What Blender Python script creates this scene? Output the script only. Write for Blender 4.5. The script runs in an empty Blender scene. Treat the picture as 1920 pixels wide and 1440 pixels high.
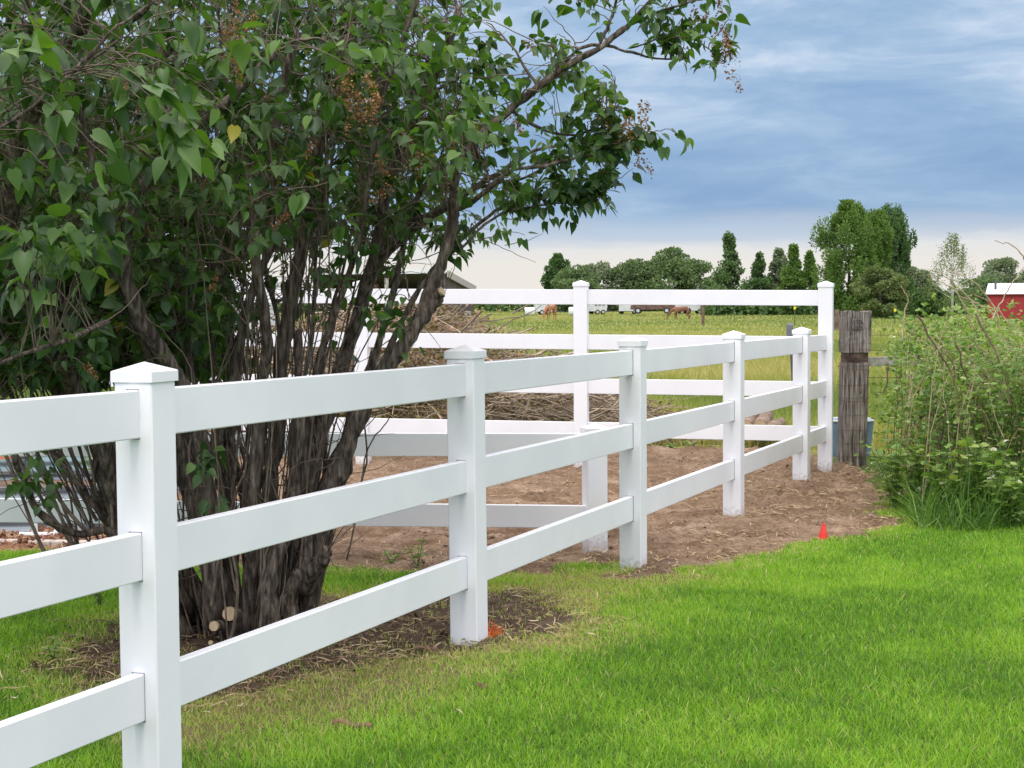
import bpy, math, random
import numpy as np
from mathutils import Vector, Matrix, noise as mnoise

random.seed(7)
rng = np.random.default_rng(7)
scene = bpy.context.scene
COL = scene.collection

# ------------------------------------------------------------------ camera
F = 3131.45                      # focal length in pixels of a 1920 px wide picture
CAMZ = 1.55
R_ = np.array([0.99998050, -0.00030716, -0.00623752])
U_ = np.array([0.00624508, 0.04918379, 0.99877022])
FW = np.array([0.0, 0.9987897, -0.04918475])
cam_d = bpy.data.cameras.new("camera")
cam = bpy.data.objects.new("camera", cam_d)
COL.objects.link(cam)
cam.matrix_world = Matrix(((R_[0], U_[0], -FW[0], 0), (R_[1], U_[1], -FW[1], 0), (R_[2], U_[2], -FW[2], CAMZ), (0, 0, 0, 1)))
cam_d.sensor_width = 36
cam_d.lens = F / 1920 * 36
cam_d.clip_start = 0.1
cam_d.clip_end = 5000
scene.camera = cam

# ------------------------------------------------------------------ world
SUN_EL, SUN_AZ = math.radians(46), math.radians(198)      # azimuth clockwise from +Y (view direction)
W = bpy.data.worlds.new("World"); scene.world = W; W.use_nodes = True
nt = W.node_tree; nt.nodes.clear()
def N(tree, t, **k):
    n = tree.nodes.new(t)
    for a, b in k.items():
        if a == 'inp':
            for i, v in b.items(): n.inputs[i].default_value = v
        else: setattr(n, a, b)
    return n
def ramp(tree, stops, interp='LINEAR'):
    n = tree.nodes.new('ShaderNodeValToRGB'); e = n.color_ramp.elements
    n.color_ramp.interpolation = interp
    while len(e) < len(stops): e.new(0.5)
    for i, (p, c) in enumerate(stops):
        e[i].position = p; e[i].color = (*c, 1)
    return n
out = N(nt, 'ShaderNodeOutputWorld')
sky = N(nt, 'ShaderNodeTexSky', sky_type='NISHITA', sun_disc=False, sun_elevation=SUN_EL, sun_rotation=SUN_AZ)
bg1 = N(nt, 'ShaderNodeBackground', inp={1: 0.10}); nt.links.new(sky.outputs[0], bg1.inputs[0])
tc = N(nt, 'ShaderNodeTexCoord')
sep = N(nt, 'ShaderNodeSeparateXYZ'); nt.links.new(tc.outputs['Generated'], sep.inputs[0])
mp = N(nt, 'ShaderNodeMapping'); mp.inputs['Scale'].default_value = (6.0, 6.0, 25.0); mp.inputs['Rotation'].default_value = (0, math.radians(-5), 0)
nt.links.new(tc.outputs['Generated'], mp.inputs[0])
n1 = N(nt, 'ShaderNodeTexNoise', inp={'Scale': 1.5, 'Detail': 8.0, 'Roughness': 0.60, 'Distortion': 0.35}); nt.links.new(mp.outputs[0], n1.inputs['Vector'])
mp2 = N(nt, 'ShaderNodeMapping'); mp2.inputs['Scale'].default_value = (3.2, 3.2, 13.0); mp2.inputs['Location'].default_value = (3.1, 1.7, 0.6)
nt.links.new(tc.outputs['Generated'], mp2.inputs[0])
n2 = N(nt, 'ShaderNodeTexNoise', inp={'Scale': 1.0, 'Detail': 4.0, 'Roughness': 0.5}); nt.links.new(mp2.outputs[0], n2.inputs['Vector'])
mix12 = N(nt, 'ShaderNodeMath', operation='MULTIPLY_ADD', inp={1: 0.80}); nt.links.new(n1.outputs[0], mix12.inputs[0])
m2h = N(nt, 'ShaderNodeMath', operation='MULTIPLY_ADD', inp={1: 0.45, 2: -0.225}); nt.links.new(n2.outputs[0], m2h.inputs[0]); nt.links.new(m2h.outputs[0], mix12.inputs[2])
# more bright gaps higher up
addh = N(nt, 'ShaderNodeMath', operation='MULTIPLY_ADD', inp={1: 1.35}); nt.links.new(sep.outputs[2], addh.inputs[0]); nt.links.new(mix12.outputs[0], addh.inputs[2])
cl = ramp(nt, [(0.40, (0.245, 0.40, 0.645)), (0.52, (0.305, 0.465, 0.70)), (0.61, (0.385, 0.54, 0.755)), (0.70, (0.54, 0.67, 0.85)), (0.82, (0.80, 0.86, 0.94))])
nt.links.new(addh.outputs[0], cl.inputs[0])
# pale warm band under the cloud base
wob = N(nt, 'ShaderNodeMath', operation='MULTIPLY_ADD', inp={1: 0.030, 2: -0.015}); nt.links.new(n1.outputs[0], wob.inputs[0])
el = N(nt, 'ShaderNodeMath', operation='ADD'); nt.links.new(sep.outputs[2], el.inputs[0]); nt.links.new(wob.outputs[0], el.inputs[1])
band = ramp(nt, [(0.0, (1, 1, 1)), (0.030, (1, 1, 1)), (0.043, (0.42, 0.42, 0.42)), (0.056, (0, 0, 0))], 'EASE')
nt.links.new(el.outputs[0], band.inputs[0])
warm = ramp(nt, [(0.0, (0.90, 0.86, 0.80)), (0.022, (0.88, 0.84, 0.79)), (0.036, (0.78, 0.80, 0.83))])
nt.links.new(sep.outputs[2], warm.inputs[0])
cm = N(nt, 'ShaderNodeMixRGB'); nt.links.new(band.outputs[0], cm.inputs[0]); nt.links.new(cl.outputs[0], cm.inputs[1]); nt.links.new(warm.outputs[0], cm.inputs[2])
# cloud deck brightens to the zenith
zen = ramp(nt, [(0.0, (1, 1, 1)), (0.20, (1.0, 1.0, 1.0)), (0.6, (1.9, 1.65, 1.45)), (1.0, (2.2, 1.9, 1.6))])
nt.links.new(sep.outputs[2], zen.inputs[0])
mul = N(nt, 'ShaderNodeMixRGB', blend_type='MULTIPLY', inp={0: 1.0}); nt.links.new(cm.outputs[0], mul.inputs[1]); nt.links.new(zen.outputs[0], mul.inputs[2])
side = ramp(nt, [(0.0, (1.42, 1.44, 1.58)), (0.70, (1.42, 1.44, 1.58)), (0.90, (1, 1, 1))])      # added fill: sky out of view at the sides and behind brightened
nt.links.new(sep.outputs[1], side.inputs[0])
mul2 = N(nt, 'ShaderNodeMixRGB', blend_type='MULTIPLY', inp={0: 1.0}); nt.links.new(mul.outputs[0], mul2.inputs[1]); nt.links.new(side.outputs[0], mul2.inputs[2])
bg2 = N(nt, 'ShaderNodeBackground', inp={1: 1.0}); nt.links.new(mul2.outputs[0], bg2.inputs[0])
ms = N(nt, 'ShaderNodeMixShader', inp={0: 0.93}); nt.links.new(bg1.outputs[0], ms.inputs[1]); nt.links.new(bg2.outputs[0], ms.inputs[2]); nt.links.new(ms.outputs[0], out.inputs[0])

sd = bpy.data.lights.new("sun", 'SUN'); sd.energy = 1.35; sd.angle = math.radians(20); sd.color = (1.0, 0.95, 0.88)
sun = bpy.data.objects.new("sun", sd); COL.objects.link(sun)
sv = Vector((math.sin(SUN_AZ) * math.cos(SUN_EL), math.cos(SUN_AZ) * math.cos(SUN_EL), math.sin(SUN_EL)))
sun.rotation_euler = sv.to_track_quat('Z', 'Y').to_euler()
scene.view_settings.view_transform = 'Standard'; scene.view_settings.look = 'None'
scene.view_settings.exposure = 0.0; scene.view_settings.gamma = 1.0
scene.cycles.max_bounces = 6; scene.cycles.diffuse_bounces = 3; scene.cycles.transmission_bounces = 4
scene.cycles.transparent_max_bounces = 4; scene.cycles.glossy_bounces = 2; scene.cycles.caustics_reflective = False

# ------------------------------------------------------------------ helpers
def at(u, v, y):
    """world point on the sight line through photo pixel (u, v) at distance y"""
    d = FW + R_ * (u - 960) / F - U_ * (v - 720) / F
    d = d * (y / d[1])
    return np.array([d[0], d[1], d[2] + CAMZ])
def gp(u, v, z=0.04):
    d = FW + R_ * (u - 960) / F - U_ * (v - 720) / F
    d = d * ((z - CAMZ) / d[2]); return np.array([d[0], d[1]])

def tag(o, label=None, cat=None, group=None, kind=None):
    if label: o['label'] = label
    if cat: o['category'] = cat
    if group: o['group'] = group
    if kind: o['kind'] = kind
    return o
def empty(name, loc=(0, 0, 0), rz=0):
    o = bpy.data.objects.new(name, None); COL.objects.link(o); o.location = loc; o.rotation_euler = (0, 0, rz)
    o.empty_display_size = 0.1
    return o
def link(name, me, mat, parent=None):
    o = bpy.data.objects.new(name, me); COL.objects.link(o)
    if mat is not None:
        for m in (mat if isinstance(mat, (list, tuple)) else [mat]): me.materials.append(m)
    if parent is not None: o.parent = parent
    return o

def np_mesh(name, V, faces, mat, parent=None, tint=None, smooth=False, origin=None, extra=None):
    """faces: list of int arrays (n,3) / (n,4)"""
    me = bpy.data.meshes.new(name)
    V = np.asarray(V, dtype=np.float64)
    if origin is not None: V = V - np.asarray(origin)
    me.vertices.add(len(V)); me.vertices.foreach_set('co', V.astype(np.float32).ravel())
    faces = [np.asarray(f, dtype=np.int32) for f in faces if len(f)]
    nl = sum(f.size for f in faces); nf = sum(len(f) for f in faces)
    me.loops.add(nl); me.polygons.add(nf)
    me.loops.foreach_set('vertex_index', np.concatenate([f.ravel() for f in faces]))
    tot = np.concatenate([np.full(len(f), f.shape[1], dtype=np.int32) for f in faces])
    st = np.concatenate([[0], np.cumsum(tot)[:-1]]).astype(np.int32)
    me.polygons.foreach_set('loop_start', st); me.polygons.foreach_set('loop_total', tot)
    me.polygons.foreach_set('use_smooth', np.full(nf, bool(smooth)))
    if not smooth: me.attributes.new('sharp_face', 'BOOLEAN', 'FACE').data.foreach_set('value', np.ones(nf, dtype=bool)) if 'sharp_face' not in me.attributes else None
    me.update(calc_edges=True); me.validate()
    for nm, arr in ([('tint', tint)] if tint is not None else []) + list((extra or {}).items()):
        a = me.attributes.new(nm, 'FLOAT', 'POINT'); a.data.foreach_set('value', np.asarray(arr, dtype=np.float32))
    o = link(name, me, mat, parent)
    if origin is not None and parent is None: o.location = origin
    return o

class MB:
    """collects shapes into one mesh"""
    def __init__(s): s.v = []; s.q = []; s.t = []; s.n = 0; s.tint = []
    def add(s, V, quads=(), tris=(), tint=0.5):
        V = np.asarray(V, dtype=float)
        s.v.append(V)
        if len(quads): s.q.append(np.asarray(quads, dtype=np.int64) + s.n)
        if len(tris): s.t.append(np.asarray(tris, dtype=np.int64) + s.n)
        s.n += len(V); s.tint.append(np.full(len(V), tint) if np.isscalar(tint) else tint)
    def box(s, c, size, M=None, bev=0.0, tint=0.5):
        hx, hy, hz = [a / 2 for a in size]
        if bev <= 0:
            V = np.array([[x, y, z] for z in (-hz, hz) for y in (-hy, hy) for x in (-hx, hx)], dtype=float)
            Q = [[0, 2, 3, 1], [4, 5, 7, 6], [0, 1, 5, 4], [2, 6, 7, 3], [0, 4, 6, 2], [1, 3, 7, 5]]; T = []
        else:
            b = bev; V = []; idx = {}
            for sx in (-1, 1):
                for sy in (-1, 1):
                    for sz in (-1, 1):
                        for ax in range(3):
                            h = [hx - b, hy - b, hz - b]; h[ax] += b
                            idx[(sx, sy, sz, ax)] = len(V); V.append([sx * h[0], sy * h[1], sz * h[2]])
            Q = []; T = []
            for ax in range(3):
                a, c2 = [k for k in range(3) if k != ax]
                for sg in (-1, 1):
                    l = []
                    for p, q in ((-1, -1), (1, -1), (1, 1), (-1, 1)):
                        k = [0, 0, 0]; k[ax] = sg; k[a] = p; k[c2] = q; l.append(idx[(k[0], k[1], k[2], ax)])
                    Q.append(l)
                for p in (-1, 1):           # edges parallel to ax
                    for q in (-1, 1):
                        k0 = [0, 0, 0]; k1 = [0, 0, 0]; k0[ax] = -1; k1[ax] = 1
                        for k in (k0, k1): k[a] = p; k[c2] = q
                        Q.append([idx[(*k0, a)], idx[(*k1, a)], idx[(*k1, c2)], idx[(*k0, c2)]])
            for sx in (-1, 1):
                for sy in (-1, 1):
                    for sz in (-1, 1): T.append([idx[(sx, sy, sz, 0)], idx[(sx, sy, sz, 1)], idx[(sx, sy, sz, 2)]])
            V = np.array(V)
            # orient outward
            def fix(f):
                P = V[f]; n = np.cross(P[1] - P[0], P[2] - P[0]); return f if n @ P.mean(0) > 0 else f[::-1]
            Q = [fix(f) for f in Q]; T = [fix(f) for f in T]
        if M is not None: V = V @ np.asarray(M).T
        s.add(V + np.asarray(c), Q, T, tint)
    def tube(s, P, rad, n=6, cap=True, tint=0.5):
        P = np.asarray(P, dtype=float); m = len(P); rad = np.broadcast_to(np.asarray(rad, dtype=float), (m,))
        T = np.gradient(P, axis=0); T /= (np.linalg.norm(T, axis=1, keepdims=True) + 1e-12)
        ref = np.array([0.0, 0, 1]) if abs(T[0, 2]) < .9 else np.array([1.0, 0, 0])
        a = np.cross(T, ref); a /= (np.linalg.norm(a, axis=1, keepdims=True) + 1e-12); b = np.cross(T, a)
        ang = np.arange(n) * 2 * np.pi / n
        V = (P[:, None, :] + rad[:, None, None] * (np.cos(ang)[None, :, None] * a[:, None, :] + np.sin(ang)[None, :, None] * b[:, None, :])).reshape(-1, 3)
        i = np.arange(m - 1)[:, None] * n; j = np.arange(n)[None, :]; j2 = (j + 1) % n
        Q = np.stack([i + j, i + n + j, i + n + j2, i + j2], -1).reshape(-1, 4)
        Tt = []
        if cap:
            V = np.vstack([V, P[0], P[-1]]); c0, c1 = m * n, m * n + 1
            Tt = [[c0, k, (k + 1) % n] for k in range(n)] + [[c1, (m - 1) * n + (k + 1) % n, (m - 1) * n + k] for k in range(n)]
        s.add(V, Q, Tt, tint)
    def build(s, name, mat, parent=None, smooth=False, origin=None, tints=False):
        V = np.vstack(s.v); fs = []
        if s.q: fs.append(np.vstack(s.q))
        if s.t: fs.append(np.vstack(s.t))
        return np_mesh(name, V, fs, mat, parent, np.concatenate(s.tint) if tints else None, smooth, origin)

def rotz(a): c, s = math.cos(a), math.sin(a); return np.array([[c, -s, 0], [s, c, 0], [0, 0, 1.0]])
def spline(P, k=5):
    P = np.asarray(P, dtype=float)
    if len(P) < 3: 
        t = np.linspace(0, 1, k + 1)[:, None]; return P[0] * (1 - t) + P[-1] * t
    Q = np.vstack([2 * P[0] - P[1], P, 2 * P[-1] - P[-2]]); o = []
    for i in range(1, len(Q) - 2):
        p0, p1, p2, p3 = Q[i - 1], Q[i], Q[i + 1], Q[i + 2]
        for t in np.linspace(0, 1, k, endpoint=False):
            o.append(.5 * ((2 * p1) + (-p0 + p2) * t + (2 * p0 - 5 * p1 + 4 * p2 - p3) * t * t + (-p0 + 3 * p1 - 3 * p2 + p3) * t ** 3))
    o.append(Q[-2]); return np.array(o)
def rand_rots(n, up_bias=None):
    q = rng.normal(size=(n, 4)); q /= np.linalg.norm(q, axis=1, keepdims=True)
    w, x, y, z = q.T
    return np.stack([np.stack([1 - 2 * (y * y + z * z), 2 * (x * y - z * w), 2 * (x * z + y * w)], -1),
                     np.stack([2 * (x * y + z * w), 1 - 2 * (x * x + z * z), 2 * (y * z - x * w)], -1),
                     np.stack([2 * (x * z - y * w), 2 * (y * z + x * w), 1 - 2 * (x * x + y * y)], -1)], 1)
def frames(Y, roll=None):
    """rotation matrices whose local y axis is Y (n,3); z roughly up, with roll noise"""
    Y = Y / (np.linalg.norm(Y, axis=1, keepdims=True) + 1e-9)
    up = np.tile([0.0, 0, 1], (len(Y), 1)); up[np.abs(Y[:, 2]) > .97] = [0, 1, 0.]
    X = np.cross(Y, up); X /= np.linalg.norm(X, axis=1, keepdims=True); Z = np.cross(X, Y)
    if roll is not None:
        c, s = np.cos(roll)[:, None], np.sin(roll)[:, None]; X, Z = X * c + Z * s, Z * c - X * s
    return np.stack([X, Y, Z], -1)
def scatter(T, quads, tris, pos, rot, sc, tints=None):
    """instances of template T baked into arrays"""
    T = np.asarray(T, dtype=float); k = len(T); n = len(pos)
    sc = np.asarray(sc); sc = sc[:, None, None] if sc.ndim == 1 else sc[:, None, :]
    V = np.einsum('nij,nkj->nki', rot, T[None] * sc) + pos[:, None, :]
    off = (np.arange(n) * k)[:, None, None]
    fs = []
    if len(quads): fs.append((np.asarray(quads)[None] + off).reshape(-1, 4))
    if len(tris): fs.append((np.asarray(tris)[None] + off).reshape(-1, 3))
    return V.reshape(-1, 3), fs, (np.repeat(tints, k) if tints is not None else None)
# value noise
_H = rng.random((256, 256))
def vnoise(x, y):
    x = np.asarray(x, dtype=float); y = np.asarray(y, dtype=float)
    xi = np.floor(x).astype(int); yi = np.floor(y).astype(int); fx = x - xi; fy = y - yi
    fx = fx * fx * (3 - 2 * fx); fy = fy * fy * (3 - 2 * fy)
    a = _H[xi % 256, yi % 256]; b = _H[(xi + 1) % 256, yi % 256]; c = _H[xi % 256, (yi + 1) % 256]; d = _H[(xi + 1) % 256, (yi + 1) % 256]
    return (a * (1 - fx) + b * fx) * (1 - fy) + (c * (1 - fx) + d * fx) * fy
def fbm(x, y, o=4):
    s = 0; a = .5; t = 0
    for k in range(o): s = s + a * vnoise(x * 2 ** k + 17.3 * k, y * 2 ** k + 5.1 * k); t += a; a *= .55
    return s / t
def sdist(px, py, poly):
    """signed distance to polygon, negative inside"""
    poly = np.asarray(poly); d = np.full(px.shape, 1e9); ins = np.zeros(px.shape, dtype=bool)
    for i in range(len(poly)):
        a = poly[i]; b = poly[(i + 1) % len(poly)]; e = b - a
        t = np.clip(((px - a[0]) * e[0] + (py - a[1]) * e[1]) / (e @ e), 0, 1)
        d = np.minimum(d, np.hypot(px - a[0] - t * e[0], py - a[1] - t * e[1]))
        c = ((a[1] > py) != (b[1] > py)) & (px < e[0] * (py - a[1]) / (e[1] + 1e-12) + a[0]); ins ^= c
    return np.where(ins, -d, d)
def sstep(a, b, x): t = np.clip((x - a) / (b - a), 0, 1); return t * t * (3 - 2 * t)

# ------------------------------------------------------------------ materials
def principled(name, col, rough=.6, spec=.5):
    m = bpy.data.materials.new(name); m.use_nodes = True; t = m.node_tree; b = t.nodes['Principled BSDF']
    b.inputs['Base Color'].default_value = (*col, 1); b.inputs['Roughness'].default_value = rough
    b.inputs['Specular IOR Level'].default_value = spec
    return m, t, b
def noisy(name, c1, c2, scale=8, rough=.7, bump=0.0, bscale=None, detail=6, stretch=(1, 1, 1), spec=.3, coord='Object', lo=.35, hi=.65, c3=None):
    m, t, b = principled(name, c1, rough, spec)
    tc = N(t, 'ShaderNodeTexCoord'); mp = N(t, 'ShaderNodeMapping'); mp.inputs['Scale'].default_value = stretch
    t.links.new(tc.outputs[coord], mp.inputs[0])
    n = N(t, 'ShaderNodeTexNoise', inp={'Scale': scale, 'Detail': detail, 'Roughness': .6}); t.links.new(mp.outputs[0], n.inputs['Vector'])
    st = [(lo, c1), (hi, c2)] + ([(min(hi + .12, 1), c3)] if c3 else [])
    r = ramp(t, st); t.links.new(n.outputs[0], r.inputs[0]); t.links.new(r.outputs[0], b.inputs['Base Color'])
    if bump:
        n2 = N(t, 'ShaderNodeTexNoise', inp={'Scale': bscale or scale * 2, 'Detail': 8.0, 'Roughness': .65}); t.links.new(mp.outputs[0], n2.inputs['Vector'])
        bp = N(t, 'ShaderNodeBump', inp={'Strength': bump, 'Distance': .02}); t.links.new(n2.outputs[0], bp.inputs['Height']); t.links.new(bp.outputs[0], b.inputs['Normal'])
    return m
def leafmat(name, stops, trans=.35, rough=.5, tcol=None, spec=.35):
    """colour picked per leaf by the 'tint' attribute, with light passing through"""
    m, t, b = principled(name, stops[0][1], rough, spec)
    at_ = N(t, 'ShaderNodeAttribute', attribute_name='tint'); r = ramp(t, stops); t.links.new(at_.outputs['Fac'], r.inputs[0])
    t.links.new(r.outputs[0], b.inputs['Base Color'])
    tr = N(t, 'ShaderNodeBsdfTranslucent'); hs = N(t, 'ShaderNodeMixRGB', blend_type='MULTIPLY', inp={0: 1.0, 2: (*(tcol or (1.5, 1.6, .6)), 1)})
    t.links.new(r.outputs[0], hs.inputs[1]); t.links.new(hs.outputs[0], tr.inputs[0])
    mx = N(t, 'ShaderNodeMixShader', inp={0: trans}); t.links.new(b.outputs[0], mx.inputs[1]); t.links.new(tr.outputs[0], mx.inputs[2])
    t.links.new(mx.outputs[0], t.nodes['Material Output'].inputs[0])
    return m

vinyl = noisy('white_vinyl', (.78, .795, .815), (.84, .85, .865), scale=2.2, rough=.38, bump=.02, bscale=120, spec=.45, detail=9)
vinyl_post = noisy('white_vinyl_post', (.80, .815, .835), (.84, .85, .865), scale=3.0, rough=.38, bump=.015, bscale=160, spec=.45)
_t = vinyl_post.node_tree; _b = _t.nodes['Principled BSDF']; _l = _b.inputs['Base Color'].links[0].from_socket
_tc = N(_t, 'ShaderNodeTexCoord'); _s = N(_t, 'ShaderNodeSeparateXYZ'); _t.links.new(_tc.outputs['Object'], _s.inputs[0])
_n = N(_t, 'ShaderNodeTexNoise', inp={'Scale': 45.0, 'Detail': 6.0, 'Roughness': .7}); _t.links.new(_tc.outputs['Object'], _n.inputs['Vector'])
_m = N(_t, 'ShaderNodeMath', operation='MULTIPLY_ADD', inp={1: -3.6, 2: .34}); _t.links.new(_s.outputs[2], _m.inputs[0])
_a = N(_t, 'ShaderNodeMath', operation='ADD'); _t.links.new(_m.outputs[0], _a.inputs[0]); _t.links.new(_n.outputs[0], _a.inputs[1])
_r = ramp(_t, [(.50, (0, 0, 0)), (.85, (.75, .75, .75))]); _t.links.new(_a.outputs[0], _r.inputs[0])
_x = N(_t, 'ShaderNodeMixRGB', inp={2: (.34, .27, .21, 1)}); _t.links.new(_r.outputs[0], _x.inputs[0]); _t.links.new(_l, _x.inputs[1]); _t.links.new(_x.outputs[0], _b.inputs['Base Color'])
bark = noisy('lilac_bark', (.058, .045, .037), (.185, .150, .122), scale=10, rough=.95, bump=1.0, bscale=11, stretch=(5.5, 5.5, .9), spec=.08, c3=(.32, .28, .24), lo=.40, hi=.58)
twigm = noisy('twig_bark', (.085, .066, .050), (.22, .175, .135), scale=14, rough=.85, bump=.3, bscale=40, spec=.2)
cutwood = noisy('cut_wood', (.38, .28, .17), (.52, .40, .26), scale=14, rough=.8, bump=.2)
lilac_leaf = leafmat('lilac_leaf', [(0, (.018, .046, .012)), (.35, (.042, .098, .024)), (.7, (.088, .170, .040)), (.97, (.155, .26, .062)), (1, (.30, .26, .03))], trans=.32, rough=.42, tcol=(1.6, 1.9, .35), spec=.45)
bloom_m = leafmat('faded_bloom', [(0, (.14, .065, .03)), (.5, (.30, .15, .055)), (1, (.42, .29, .18))], trans=.15, rough=.8)
grass_m = leafmat('lawn_blade', [(0, (.06, .15, .028)), (.30, (.20, .40, .035)), (.52, (.35, .55, .060)), (.70, (.42, .50, .13)), (.85, (.52, .46, .20)), (1, (.64, .56, .34))], trans=.42, rough=.45, tcol=(1.25, 1.35, .5), spec=.3)
field_m = leafmat('field_blade', [(0, (.13, .19, .045)), (.3, (.205, .265, .06)), (.6, (.30, .32, .08)), (.85, (.40, .35, .13)), (1, (.55, .47, .25))], trans=.35, rough=.55, tcol=(1.2, 1.25, .5))
straw_m = leafmat('straw', [(0, (.16, .10, .055)), (.4, (.34, .24, .13)), (.75, (.50, .39, .22)), (1, (.64, .54, .34))], trans=.15, rough=.8, tcol=(1, 1, .8))
bramble_leaf = leafmat('bramble_leaf', [(0, (.09, .18, .04)), (.4, (.17, .29, .07)), (.7, (.26, .38, .10)), (.9, (.36, .45, .14)), (1, (.65, .66, .52))], trans=.35, rough=.5, tcol=(1.2, 1.3, .5))
weed_leaf = leafmat('tall_grass_blade', [(0, (.04, .10, .018)), (.5, (.10, .22, .035)), (1, (.24, .36, .08))], trans=.35, rough=.45, tcol=(1.2, 1.3, .5))
cane_m = noisy('dry_cane', (.30, .22, .13), (.50, .40, .26), scale=12, rough=.7, spec=.3)
canedark_m = noisy('dark_cane', (.07, .045, .03), (.15, .10, .06), scale=12, rough=.7, spec=.3)
oldwood = noisy('weathered_tie', (.055, .046, .040), (.33, .295, .26), scale=9, rough=.95, bump=1.0, bscale=12, stretch=(7, 7, .45), spec=.05, lo=.36, hi=.60, c3=(.50, .47, .43))
greywood = noisy('grey_board', (.30, .285, .26), (.48, .46, .43), scale=6, rough=.9, bump=.3, stretch=(.6, 5, 5), spec=.1)
rust = noisy('rusty_wire', (.08, .05, .035), (.16, .11, .08), scale=30, rough=.8)
redpl, _, _ = principled('red_plastic', (.78, .035, .022), .35)
steel_d = noisy('dark_steel', (.06, .065, .07), (.12, .12, .125), scale=10, rough=.6)
blue_pl = noisy('blue_plastic', (.10, .19, .26), (.15, .25, .33), scale=5, rough=.45)

# ------------------------------------------------------------------ terrain
SOIL = np.array([gp(*p) for p in [(1150, 1062), (1200, 1078), (1290, 1068), (1400, 1038), (1480, 1014), (1560, 1004), (1635, 996), (1665, 970), (1672, 925), (1655, 890), (1630, 872), (1570, 862), (1500, 838), (1250, 832), (690, 835), (300, 832), (-500, 850), (-700, 1005), (0, 1019), (160, 1025), (350, 1062), (620, 1064), (850, 1070), (1010, 1066), (1090, 1050)]])
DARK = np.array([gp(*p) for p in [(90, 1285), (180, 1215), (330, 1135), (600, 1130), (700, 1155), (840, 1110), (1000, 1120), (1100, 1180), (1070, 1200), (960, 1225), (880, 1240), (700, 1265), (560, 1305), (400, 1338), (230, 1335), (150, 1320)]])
DRYC = np.array([gp(*p) for p in [(180, 1250), (330, 1130), (860, 1095), (1130, 1065), (1290, 1085), (1120, 1160), (1120, 1230), (900, 1310), (620, 1400), (330, 1445), (260, 1400)]])
def base_h(x, y):
    h = .09 * (1 - sstep(7.0, 10.6, y)) - .30 * sstep(25, 130, y)
    h = h + .02 * (1 - sstep(4, 6, y))
    return h
def soil_mask(x, y):
    w = (fbm(x * 2.2, y * 2.2) - .5) * .55 + (fbm(x * 11, y * 11, 3) - .5) * .22
    return sdist(x, y, SOIL) + w          # <0 soil
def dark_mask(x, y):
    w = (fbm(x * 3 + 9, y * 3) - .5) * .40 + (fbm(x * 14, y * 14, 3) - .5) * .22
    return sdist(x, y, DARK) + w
def dry_mask(x, y):
    d = sdist(x, y, DRYC) + (fbm(x * 2.5 + 40, y * 2.5) - .5) * .7
    return 1 - sstep(-.30, .30, d)
def height(x, y, det=True):
    h = base_h(x, y)
    if det:
        s = 1 - sstep(-.12, .10, soil_mask(x, y)); k = 1 - sstep(-.1, .1, dark_mask(x, y)); near = 1 - sstep(19, 24, y)
        lump = (fbm(x * 1.7 + 3, y * 3.2, 3) - .5) * .12 + (fbm(x * 6, y * 9, 4) - .5) * .085 + (np.abs(fbm(x * 14 + 8, y * 19, 4) - .5)) * .085
        h = h + s * near * lump + k * ((fbm(x * 9, y * 9, 4) - .45) * .06)
    return h
def grow(a, b, s0, g):
    o = [a]; s = s0
    while o[-1] < b: s *= g; o.append(o[-1] + s)
    return o
xs = np.array([-v for v in grow(4.2, 1500, .05, 1.09)][::-1] + list(np.arange(-4.17, 5.6, .030)) + grow(5.63, 1500, .05, 1.09))
ys = np.array([-v for v in grow(-3.5, 60, .12, 1.2)][::-1] + list(np.arange(3.55, 18.5, .030)) + grow(18.53, 2600, .035, 1.045))
X, Y = np.meshgrid(xs, ys, indexing='ij')
SM = soil_mask(X, Y); DM = dark_mask(X, Y); DR = dry_mask(X, Y)
Z = height(X, Y)
nx, ny = X.shape
GV = np.stack([X, Y, Z], -1).reshape(-1, 3)
I = (np.arange(nx - 1)[:, None] * ny + np.arange(ny - 1)[None, :])
Q = np.stack([I, I + ny, I + ny + 1, I + 1], -1)
cx = (X[:-1, :-1] + X[1:, 1:]) / 2; cy = (Y[:-1, :-1] + Y[1:, 1:]) / 2; cs = (SM[:-1, :-1] + SM[1:, 1:]) / 2
is_soil = (cs < 0) & (cy < 22)
mulch_zone = gp(200, 1000)
far_line = 12.2 + (cx > 2.6) * 0.0
is_field = (~is_soil) & (cy > np.where(cx > 2.5, 16.5, 14.5))
is_lawn = ~(is_soil | is_field)
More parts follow.
